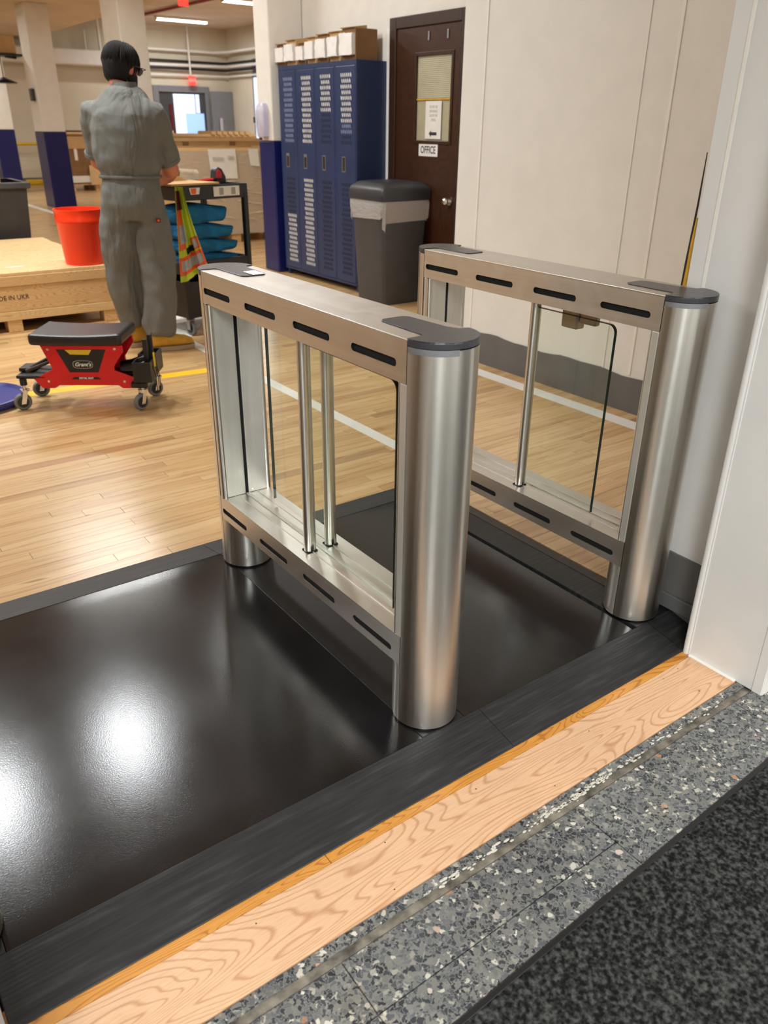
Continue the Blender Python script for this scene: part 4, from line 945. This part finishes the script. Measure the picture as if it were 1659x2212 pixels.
p_ = cl(.50, .22)
dl_ = thing('power_drill', 'black and red cordless tool lying on the right of the cart top', 'tool', (p_[0], p_[1], .890), CA)
mb = MB(); mb.prism([(-.045, .09), (-.035, .145), (-.01, .165), (.02, .15), (.05, .10), (.05, .0), (-.02, .0)], 'y', -.03, .03); mb.build('tool_body', 'black', dl_, bevel=.008)
mb = MB(); mb.prism([(-.040, .095), (-.032, .138), (-.012, .150), (.012, .128), (.01, .092)], 'y', -.034, -.0305); mb.build('red_panel', 'red', dl_, bevel=.002)
mb = MB(); mb.tube([(-.045, .0, .082), (-.16, .0, .080)], [.012, .008], 12); mb.build('tool_nose', 'red', dl_)
# hi-vis vest hanging from the cart corner
vt = thing('safety_vest', 'lime, orange and silver safety vest hanging from the cart beside the man', 'vest', (1.06, 3.85, .0), radians(-17))
def vs(u, v, off=0.):     # u 0..1 across, v 0..1 from top to bottom
    w = .045 + .14 * v ** 1.25; x0 = .0 - .05 * v
    x_ = x0 + w * u + .03 * v; fold = .020 * sin(u * 11 + v * 2) * (.3 + v) + .012 * sin(u * 23 + 1)
    return Vector((x_, fold - off - .02 * v, .965 - v * (.58 - .09 * u)))
def vpatch(name, m_, u0, u1, v0, v1, off, nu=14, nv=24):
    mb = MB(); A_ = []
    for s_, o_ in ((0, off), (1, off - .004)):
        A_.append([[mb.bm.verts.new(vs(u0 + (u1 - u0) * i / nu, v0 + (v1 - v0) * j / nv, o_)) for i in range(nu + 1)] for j in range(nv + 1)])
    for G_, fl_ in ((A_[0], 0), (A_[1], 1)):
        for j in range(nv):
            for i in range(nu): mb.bm.faces.new((G_[j][i], G_[j][i + 1], G_[j + 1][i + 1], G_[j + 1][i]))
    for j in range(nv):
        for i in (0, nu): mb.bm.faces.new((A_[0][j][i], A_[0][j + 1][i], A_[1][j + 1][i], A_[1][j][i]))
    for i in range(nu):
        for j in (0, nv): mb.bm.faces.new((A_[0][j][i], A_[0][j][i + 1], A_[1][j][i + 1], A_[1][j][i]))
    return mb.build(name, m_, vt, smooth=True)
vpatch('vest_cloth', 'lime', 0, 1, 0, 1, 0)
vpatch('orange_band', 'viz_orange', 0, 1, .74, .93, .003); vpatch('reflective_tape', 'reflect', .08, .92, .78, .89, .006)
vpatch('orange_band', 'viz_orange', 0, .34, .22, .66, .003); vpatch('reflective_tape', 'reflect', .10, .46, .40, .60, .006)
vpatch('orange_band', 'viz_orange', .62, .98, .58, .72, .003); vpatch('reflective_tape', 'reflect', .70, .9, .60, .70, .006)
vpatch('dark_lining', 'maroon', .05, .55, .04, .24, .004); vpatch('dark_lining', 'dark', .35, .7, .66, .73, .005)

# ------------------------------------------------------------------ rolling work seat (creeper)
CZ = radians(-34.2)
cs_ = thing('rolling_work_seat', 'red and black rolling mechanic seat with tool trays in front of the man', 'stool', (.0385, 2.8325, 0), CZ)
# local: x along the side panel, +y away from the camera, side panels at y=.02 and y=.21
MBm = MB(); P_ = [(-.20, .0), (.235, .0)]
def rr_box(x0, x1, y0, y1, z0, z1, curve):
    N = 16; R_ = []
    for i in range(N + 1):
        t = i / N; x_ = x0 + (x1 - x0) * t; dz = curve * (1 - (2 * t - 1) ** 2)
        R_.append([Vector((x_, y0, z0 - dz * .4)), Vector((x_, y1, z0 - dz * .4)), Vector((x_, y1, z1 - dz)), Vector((x_, y0, z1 - dz))])
    return R_
MB().rings(rr_box(-.205, .245, -.035, .265, .338, .395, .010)).build('seat_cushion', 'vinyl', cs_, smooth=False, bevel=.017, bseg=4)
side = [(-.165, .332), (.235, .332), (.238, .30), (.185, .225), (.185, .205), (.285, .165), (.262, .113), (.215, .113), (.195, .128), (-.10, .128), (-.125, .113), (-.185, .113), (-.222, .160), (-.125, .208), (-.125, .225)]
for yy, nm in ((.0, 'side_panel'), (.205, 'side_panel')):
    sp = MB().prism(side, 'y', yy, yy + .014).build(nm, 'red', cs_, bevel=.003)
    if yy == 0:
        MB().prism([(-.088, .312), (.155, .312), (.104, .196), (-.038, .196)], 'y', -.0012, .001).build('black_inset', 'black', sp)
        MB().prism([(-.035, .160), (-.018, .172), (.098, .172), (.114, .160)], 'y', -.0012, .001).build('black_inset', 'black', sp)
        MB().prism([(-.046, .310), (.086, .310), (.068, .285), (-.022, .287)], 'y', -.0024, -.0013).build('yellow_bottles', 'yellow', sp, bevel=.0005)
        def oval(w, h, n=28, e=3.2): return [(.033 + w * (abs(cos(t)) ** (2 / e)) * (1 if cos(t) > 0 else -1), .236 + h * (abs(sin(t)) ** (2 / e)) * (1 if sin(t) > 0 else -1)) for t in [2 * pi * k / n for k in range(n)]]
        MB().prism(oval(.050, .021), 'y', -.0022, -.0013).build('badge_border', 'silver', sp)
        MB().prism(oval(.046, .0175), 'y', -.0030, -.0023).build('badge', 'black', sp)
        text("Grant's", .027, (.033, -.0033, .236), FACE_NY, 'white', sp, shear=.3, bold=.0006)
        text('DETAIL SEAT', .0125, (.040, -.0016, .166), FACE_NY, 'white', sp, bold=.0004)
        mb = MB()
        for q in ((-.128, .312), (.20, .315), (-.148, .15), (.228, .15)): mb.cyl((q[0], -.004, q[1]), (q[0], .0, q[1]), .0065, seg=12)
        mb.build('bolts', 'chrome', sp)
box('drawer_tray', 'black', (-.09, .18, .02, .20, .135, .165), cs_, bevel=.004)
# end trays with tools
box('tray_arm', 'black_gloss', (.19, .375, .03, .205, .165, .185), cs_, bevel=.004)
mb = MB()
for d in ((.285, .375, -.04, -.032, .155, .255), (.285, .375, .07, .078, .155, .255), (.285, .293, -.031, .069, .155, .255), (.367, .375, -.031, .069, .155, .255), (.294, .366, -.031, .069, .155, .162)): mb.box(*d)
mb.build('bottle_tray', 'black', cs_)
mb = MB()
for d in ((.285, .375, .085, .092, .165, .265), (.285, .375, .21, .217, .165, .265), (.285, .293, .093, .209, .165, .265), (.367, .375, .093, .209, .165, .265), (.294, .366, .093, .209, .165, .172)): mb.box(*d)
mb.build('bottle_tray', 'black', cs_)
MB().tube([(.21, .06, .20), (.27, .06, .21), (.33, .09, .23)], .04, 12).build('hose_bottle', 'black_gloss', cs_, smooth=True)
box('blue_item', 'blueplastic', (.20, .28, .10, .20, .187, .20), cs_)
for i, (xx, yy, h) in enumerate(((.345, .02, .36), (.362, .055, .375), (.352, .10, .37))):
    mb = MB(); mb.rings([[Vector((xx - .012, yy - .006, z)), Vector((xx + .012, yy - .006, z)), Vector((xx + .012, yy + .006, z)), Vector((xx - .012, yy + .006, z))] for z in (.20, h)])
    tag(mb.build('detail_brush', 'black', bevel=.003), 'black tool handle standing in the seat tray, ' + ('nearest', 'middle', 'farthest')[i], 'tool', 'tool handles in the seat tray')
    b_ = bpy.data.objects[[o.name for o in bpy.data.objects if o.name.startswith('detail_brush')][-1]]
    b_.location = (.0385, 2.8325, 0); b_.rotation_euler = (0, 0, CZ)
for (xx, yy) in ((.385, .005), (.39, .03), (.392, .05)): MB().tube([(xx - .01, yy, .23), (xx, yy, .17), (xx, yy, .10)], .0018, 6).build('wire_hook', 'dark', cs_)
box('hanging_tag', 'yellow', (.378, .384, .02, .035, .22, .29), cs_)
# left end: folded arms with caps
for k, (a, b_) in enumerate((((-.26, .02, .195), (-.15, .05, .235)), ((-.27, .09, .19), (-.17, .12, .24)), ((-.25, .15, .19), (-.15, .18, .235)))):
    MB().tube([a, b_], [.011, .008], 10).build('folded_arm', 'frame_wood', cs_, smooth=True)
box('end_plate', 'black', (-.31, -.16, .0, .20, .160, .178), cs_, bevel=.006)
box('end_plate', 'black', (-.315, -.24, .06, .16, .179, .20), cs_, bevel=.006)
box('end_bar', 'black_gloss', (.26, .345, -.02, .225, .118, .150), cs_, bevel=.008)
def caster(x_, y_, rot):
    c = MB(); Rm = Matrix.Rotation(rot, 3, 'Z')
    def W_(p): q = Rm @ Vector(p); return (q.x + x_, q.y + y_, p[2])
    w = MB(); w.tube([W_((0, -.012, .043)), W_((0, -.004, .043)), W_((0, .004, .043)), W_((0, .012, .043))], [.037, .043, .043, .037], 28)
    wo = w.build('caster', 'grey_wheel', cs_, smooth=True)
    MB().tube([W_((0, -.0135, .043)), W_((0, .0135, .043))], .028, 20).build('wheel_hub', 'black', wo)
    f = MB()
    for s in (-1, 1):
        P2 = [(-.010, .034), (.012, .034), (.030, .098), (.008, .100)]
        ring = [[Vector(W_((p[0], s * .019, p[1]))) for p in P2], [Vector(W_((p[0], s * .016, p[1]))) for p in P2]]
        f.rings(ring)
    f.tube([W_((.018, 0, .098)), W_((.018, 0, .106))], .024, 16); f.tube([W_((.018, 0, .106)), W_((.018, 0, .130))], .009, 12)
    f.tube([W_((0, -.022, .043)), W_((0, .022, .043))], .006, 10)
    f.build('fork', 'chrome', wo, smooth=True)
caster(-.297, .0, radians(28)); caster(.297, .0, radians(52)); caster(-.285, .225, radians(20)); caster(.315, .235, radians(40))
for xx, yy in ((-.28, .008), (-.27, .23), (.305, .012), (.32, .24)): MB().cyl((xx, yy, .128), (xx, yy, .16), .017, seg=14).build('caster_socket', 'black', cs_, smooth=True)
# blue lid on the floor
bl = tag(MB().lathe([(.02, .002), (.20, .0), (.225, .006), (.236, .030), (.238, .042), (.228, .044), (.215, .030), (.02, .028)], seg=48).build('round_blue_lid', 'blueplastic', smooth=True), 'round blue plastic lid lying on the floor at the left edge', 'lid')
bl.location = (-.385, 3.235, .001)

# ------------------------------------------------------------------ the man in grey coveralls
man = thing('person', 'man in grey short-sleeved coveralls and yellow boots, seen from behind, leaning over the black cart', 'person', (.768, 3.793, 0), radians(-20))
def rotpart(mb, start, R_, c=(0, 0, 0)):
    vs_ = list(mb.bm.verts)[start:]; c = Vector(c)
    for v in vs_: v.co = R_ @ (v.co - c) + c
def nv(mb): mb.bm.verts.ensure_lookup_table(); return len(mb.bm.verts)
TZ = Matrix.Rotation(radians(-25), 3, 'Z')
def ell_tube(mb, secs, seg=24):
    mb.rings([[Vector((c[0] + c[2] * cos(2 * pi * j / seg), c[1] + c[3] * sin(2 * pi * j / seg), z)) for j in range(seg)] for z, c in secs])
def T3(x, y, z): q = TZ @ Vector((x, y, 0)); return Vector((q.x, q.y, z))
RS, LS = T3(.172, .012, 1.375), T3(-.172, .012, 1.375)
RE, LE = Vector((.238, .085, 1.055)), Vector((-.178, .19, 1.10))
RH, LH = Vector((.175, .335, .985)), Vector((-.02, .375, 1.005))
suit = MB()
k0 = nv(suit)
ell_tube(suit, [(z, (x, y, rx, ry)) for z, x, y, rx, ry in ((.80, 0, .0, .165, .130), (.88, 0, -.008, .186, .148), (.95, 0, -.008, .184, .146), (1.02, 0, .0, .172, .132), (1.05, 0, .0, .178, .136), (1.09, 0, -.005, .194, .148), (1.18, 0, -.012, .196, .150), (1.28, 0, -.015, .202, .148), (1.36, 0, -.005, .204, .132), (1.415, 0, .010, .182, .108), (1.455, 0, .026, .142, .088), (1.49, 0, .040, .100, .072), (1.505, 0, .046, .070, .056))])
nv(suit); rotpart(suit, k0, TZ)
def seam_tube(a, b_, c, rr): suit.tube([a, a.lerp(b_, .5), b_, c] if c is not None else [a, a.lerp(b_, .5), b_], rr, 18)
suit.tube([RS + Vector((-.05, -.01, .015)), RS, RS.lerp(RE, .35), RS.lerp(RE, .62), RS.lerp(RE, .80)], [.060, .080, .080, .078, .078], 18)
suit.tube([LS + Vector((.05, .0, .015)), LS, LS.lerp(LE, .35), LS.lerp(LE, .62), LS.lerp(LE, .84)], [.060, .080, .080, .076, .075], 18)
# legs, baggy with bunched ankles
suit.tube([(-.085, .015, .90), (-.098, .015, .78), (-.118, .025, .62), (-.124, .035, .48), (-.112, .055, .34), (-.098, .085, .23), (-.092, .098, .17), (-.090, .10, .145)], [.10, .110, .103, .097, .094, .086, .082, .062], 20)
suit.tube([(.080, -.012, .90), (.088, -.015, .78), (.094, -.02, .62), (.098, -.018, .48), (.090, -.022, .34), (.078, -.028, .22), (.070, -.032, .155), (.068, -.034, .120), (.066, -.034, .10)], [.10, .110, .110, .110, .108, .102, .104, .094, .070], 20)
co = suit.build('coverall', 'coverall', man, smooth=True)
def soften(o, vox, it=4, disp=0., dscale=.1):
    r_ = o.modifiers.new('remesh', 'REMESH'); r_.mode = 'VOXEL'; r_.voxel_size = vox; r_.use_smooth_shade = True
    sm = o.modifiers.new('smooth', 'SMOOTH'); sm.factor = .6; sm.iterations = it
    if disp:
        for sc_, st_ in ((dscale, disp),):
            tx = bpy.data.textures.new('folds', 'CLOUDS'); tx.noise_scale = sc_; tx.noise_depth = 1
            d = o.modifiers.new('folds', 'DISPLACE'); d.texture = tx; d.strength = st_; d.mid_level = .5; d.texture_coords = 'LOCAL'
soften(co, .010, 4, .034, .13)
# raised belt line, back yoke seams, pocket tag (part pieces of the suit)
def suit_line(name, pts, r_, m='coverall_d'):
    q = MB().tube(pts, r_, 8).build(name, m, man, smooth=True); return q
k_ = MB()
ring = [T3(.186 * cos(t), .142 * sin(t), 0) for t in [2 * pi * j / 36 for j in range(37)]]
MB().tube([Vector((p.x * .96, p.y * .96, 1.035)) for p in ring], .010, 8).build('waist_seam', 'coverall', man, smooth=True)
q = MB(); q.box(-.013, .013, -.003, .003, -.012, .012); tg = q.build('pocket_tag', 'maroon', man); tg.location = (.130, -.128, .800); tg.rotation_euler = (0, 0, radians(12)); tg['label'] = 'tiny dark woven tag on the back pocket'
q = MB(); q.box(-.007, .007, -.0042, -.0031, -.006, .006); q.build('tag_mark', 'viz_orange', tg)
# cuffs of the sleeves
def cuff(a, b_, t, r_): 
    p = a.lerp(b_, t); d = (b_ - a).normalized(); MB().tube([p - d * .014, p + d * .012], [r_, r_ * .98], 20).build('sleeve_cuff', 'coverall', man, smooth=True, bevel=.003)
cuff(RS, RE, .79, .079); cuff(LS, LE, .83, .077)
# body: head, neck, arms, hands as one continuous surface
body = MB()
ell_tube(body, [(z, (0, y, rx, ry)) for z, y, rx, ry in ((.90, 0, .14, .10), (1.05, 0, .135, .10), (1.30, .0, .15, .105), (1.40, .012, .11, .075), (1.45, .035, .062, .060), (1.50, .055, .056, .058), (1.56, .072, .054, .060))])
body.tube([RS, RS.lerp(RE, .5), RE, RE.lerp(RH, .3), RE.lerp(RH, .75), RH], [.056, .054, .052, .048, .034, .027], 16)
body.tube([LS, LS.lerp(LE, .5), LE, LE.lerp(LH, .3), LE.lerp(LH, .75), LH], [.052, .047, .046, .044, .031, .026], 16)
def hand(H, fwd, side, palm_n):
    f, s_, n_ = fwd.normalized(), side.normalized(), palm_n.normalized()
    body.tube([H, H + f * .035, H + f * .075, H + f * .09], [(.024, .016), (.034, .016), (.040, .014), (.036, .012)], 14)
    for i, (o_, L) in enumerate(((-.030, .062), (-.010, .074), (.010, .070), (.029, .055))):
        a = H + f * .078 + s_ * o_; b1 = a + f * L * .45 - n_ * .004; c1 = b1 + f * L * .28 + n_ * .014; d1 = c1 + f * L * .12 + n_ * .018
        body.tube([a, b1, c1, d1], [.0095, .0088, .0082, .0065], 8)
    a = H + f * .025 + s_ * -.026; body.tube([a, a + f * .025 - s_ * .022 + n_ * .010, a + f * .055 - s_ * .026 + n_ * .022], [.013, .011, .008], 8)
dn = Vector((0, 0, -1))
hand(RH, Vector((-.25, .95, -.15)), Vector((.95, .25, 0)), dn)
hand(LH, Vector((.45, .88, -.15)), Vector((-.88, .45, 0)), dn)
HC = Vector((.022, .092, 1.602)); HR = Matrix.Rotation(radians(-48), 3, 'Z') @ Matrix.Rotation(radians(-14), 3, 'X')
def hp(x, y, z): return HC + HR @ Vector((x, y, z))
k0 = nv(body)
hb_ = MB()
def head_rings(sc=1.0, z0=-.125, z1=.112, n=16, seg=24, off=(0, 0, 0)):
    out = []
    for i in range(n + 1):
        t = i / n; z = z0 + (z1 - z0) * t
        k = math.sqrt(max(0.0, 1 - (2 * t - 1) ** 2 * .96))
        rx = (.040 + .042 * min(1, t * 2.2)) * (k if t > .5 else .72 + .28 * k); ryf = .088 if t > .25 else .088
        ry = (.056 + .040 * min(1, t * 2.0)) * (k if t > .5 else .78 + .22 * k)
        cy = .028 * (1 - min(1, t * 2)) 
        out.append([hp((rx * cos(2 * pi * j / seg)) * sc + off[0], (cy + ry * sin(2 * pi * j / seg)) * sc + off[1], z * sc + off[2]) for j in range(seg)])
    return out
body.rings(head_rings())
body.ell(hp(0, .098, -.012), (.012, .018, .020), 10, 8, HR)                    # nose
body.ell(hp(0, .088, -.062), (.024, .012, .010), 10, 8, HR)                    # mouth
body.ell(hp(0, .080, -.098), (.022, .018, .018), 10, 8, HR)                    # chin
for s in (-1, 1): body.ell(hp(s * .083, -.002, -.015), (.009, .018, .030), 10, 8, HR)   # ears
bo = body.build('body', 'skin', man, smooth=True); soften(bo, .0065, 3)
# eyes (left and right) and beard
for s in (-1, 1):
    MB().ell(hp(s * .030, .079, .012), (.012, .010, .009), 12, 8, HR).build('eye', 'white', man, smooth=True)
bd = MB(); seg = 20; rr_ = []
for z, rx, ry, cy in ((-.128, .030, .034, .052), (-.112, .052, .062, .035), (-.085, .064, .078, .022), (-.055, .072, .083, .012), (-.030, .078, .082, .006)):
    rr_.append([hp(rx * 1.06 * cos(a), cy + ry * 1.07 * sin(a), z) for a in [-.25 + (pi + .5) * j / seg for j in range(seg + 1)]] + [hp(rx * .7 * cos(a), cy + ry * .7 * sin(a), z) for a in [pi + .25 - (pi + .5) * j / seg for j in range(seg + 1)]])
bdo = bd.rings(rr_).build('beard', 'hair', man, smooth=True)
# hair: thick cap over the cranium, low at the nape
hm = MB(); rr_ = []; N = 18
for i in range(N + 1):
    t = i / N; z = -.088 + (.128 + .088) * t
    k = math.sqrt(max(0.0, 1 - max(0, (t - .42) / .58) ** 2.3))
    rx = .094 * (k if t > .42 else .66 + .34 * math.sqrt(t / .42)); ry = .108 * (k if t > .42 else .68 + .32 * math.sqrt(t / .42))
    cut = .035 if t < .34 else (.060 if t < .5 else .2)
    ring = []
    for j in range(36):
        a = 2 * pi * j / 36; x_, y_ = rx * cos(a), ry * sin(a) - .006
        if y_ > cut - .055: y_ = min(y_, cut - .055 + (y_ - (cut - .055)) * (.12 if t < .5 else 1))
        w_ = 1 + .018 * sin(a * 9 + i) + .012 * sin(a * 17)
        ring.append(hp(x_ * w_, y_ * w_, z))
    rr_.append(ring)
hm.rings(rr_); ho = hm.build('hair', 'hair', man, smooth=True, sub=1)
lk_ = MB()
for i in range(260):
    a0 = random.uniform(0, 2 * pi); pts = []
    if .15 * pi < a0 % (2 * pi) < .85 * pi and random.random() < .7: continue
    tw = random.uniform(-.25, .25); t0 = random.uniform(0, .25); t1 = random.uniform(.7, .98)
    for k in range(7):
        t = t0 + (t1 - t0) * k / 6; ph = t * pi * .60; a = a0 + tw * t
        z = .012 + .112 * cos(min(ph, pi / 2)) - (.100 * max(0, ph - pi / 2) / (pi * .10)) * .95
        r_ = sin(min(ph, pi / 2)) ** .75 * (1 - .30 * max(0, t - .8) / .2)
        pts.append(hp(.097 * r_ * cos(a), .110 * r_ * sin(a) - .006, z + random.uniform(-.001, .001)))
    lk_.tube(pts, [.002, .0052, .0062, .0062, .006, .0045, .0012], 5)
o = lk_.build('hair_locks', 'hair', ho, smooth=True); o['kind'] = 'stuff'
# glasses
gm = MB()
for s in (-1, 1):
    gm.tube([hp(s * .032 + .024 * cos(t), .106, .008 + .019 * sin(t)) for t in [2 * pi * k / 18 for k in range(19)]], .0016, 6)
    gm.tube([hp(s * .056, .106, .014), hp(s * .092, .095, .014), hp(s * .094, .02, .010), hp(s * .088, -.01, .0)], .0024, 6)
gm.tube([hp(-.009, .108, .012), hp(.009, .108, .012)], .002, 6)
go = gm.build('glasses', 'black', man, smooth=True)
for s in (-1, 1): MB().tube([hp(s * .032, .1045, .008), hp(s * .032, .1055, .008)], [.023, .023], 18).build('lens', 'reflect', go)
# collar
cm = MB(); k0 = nv(cm)
rr_ = []
for z, y, r1, r2 in ((1.455, .034, .088, .080), (1.50, .050, .074, .074), (1.535, .058, .068, .070), (1.533, .058, .062, .064), (1.48, .046, .064, .066)):
    rr_.append([Vector((r1 * cos(2 * pi * j / 28), y + r2 * sin(2 * pi * j / 28), z - .008)) for j in range(28)])
cm.rings(rr_, cap=False); nv(cm); rotpart(cm, k0, TZ); cm.build('collar', 'coverall', man, smooth=True)
# boots
def boot(hx, hy, ang, name='boot'):
    Rm = Matrix.Rotation(ang, 3, 'Z'); o_ = Vector((hx, hy, 0))
    def Pn(x, y, z): return o_ + Rm @ Vector((x, y, z))
    up = MB(); secs = []
    for x_, w, zt_, z0 in ((-.055, .020, .10, .028), (-.045, .034, .15, .026), (.0, .042, .165, .026), (.045, .044, .150, .026), (.085, .044, .112, .026), (.14, .050, .092, .026), (.185, .050, .084, .026), (.218, .040, .066, .028), (.232, .018, .045, .03)):
        secs.append([Pn(x_, w * cos(2 * pi * j / 20) * (1 if sin(2 * pi * j / 20) < .2 else .86), z0 + (zt_ - z0) * (.5 + .5 * (abs(sin(2 * pi * j / 20)) ** .7) * (1 if sin(2 * pi * j / 20) > 0 else -1))) for j in range(20)])
    u = up.rings(secs).build(name, 'boot', man, smooth=True)
    so = MB(); outl = [(-.062, 0), (-.055, .03), (-.02, .042), (.05, .042), (.12, .053), (.19, .052), (.228, .034), (.242, 0), (.228, -.034), (.19, -.052), (.12, -.053), (.05, -.042), (-.02, -.042), (-.055, -.03)]
    so.rings([[Pn(x_, y_, z) for x_, y_ in outl] for z in (.0, .030)]); so.build('sole', 'sole', u, bevel=.005)
boot(.045, -.045, radians(14)); boot(-.085, .112, radians(24))
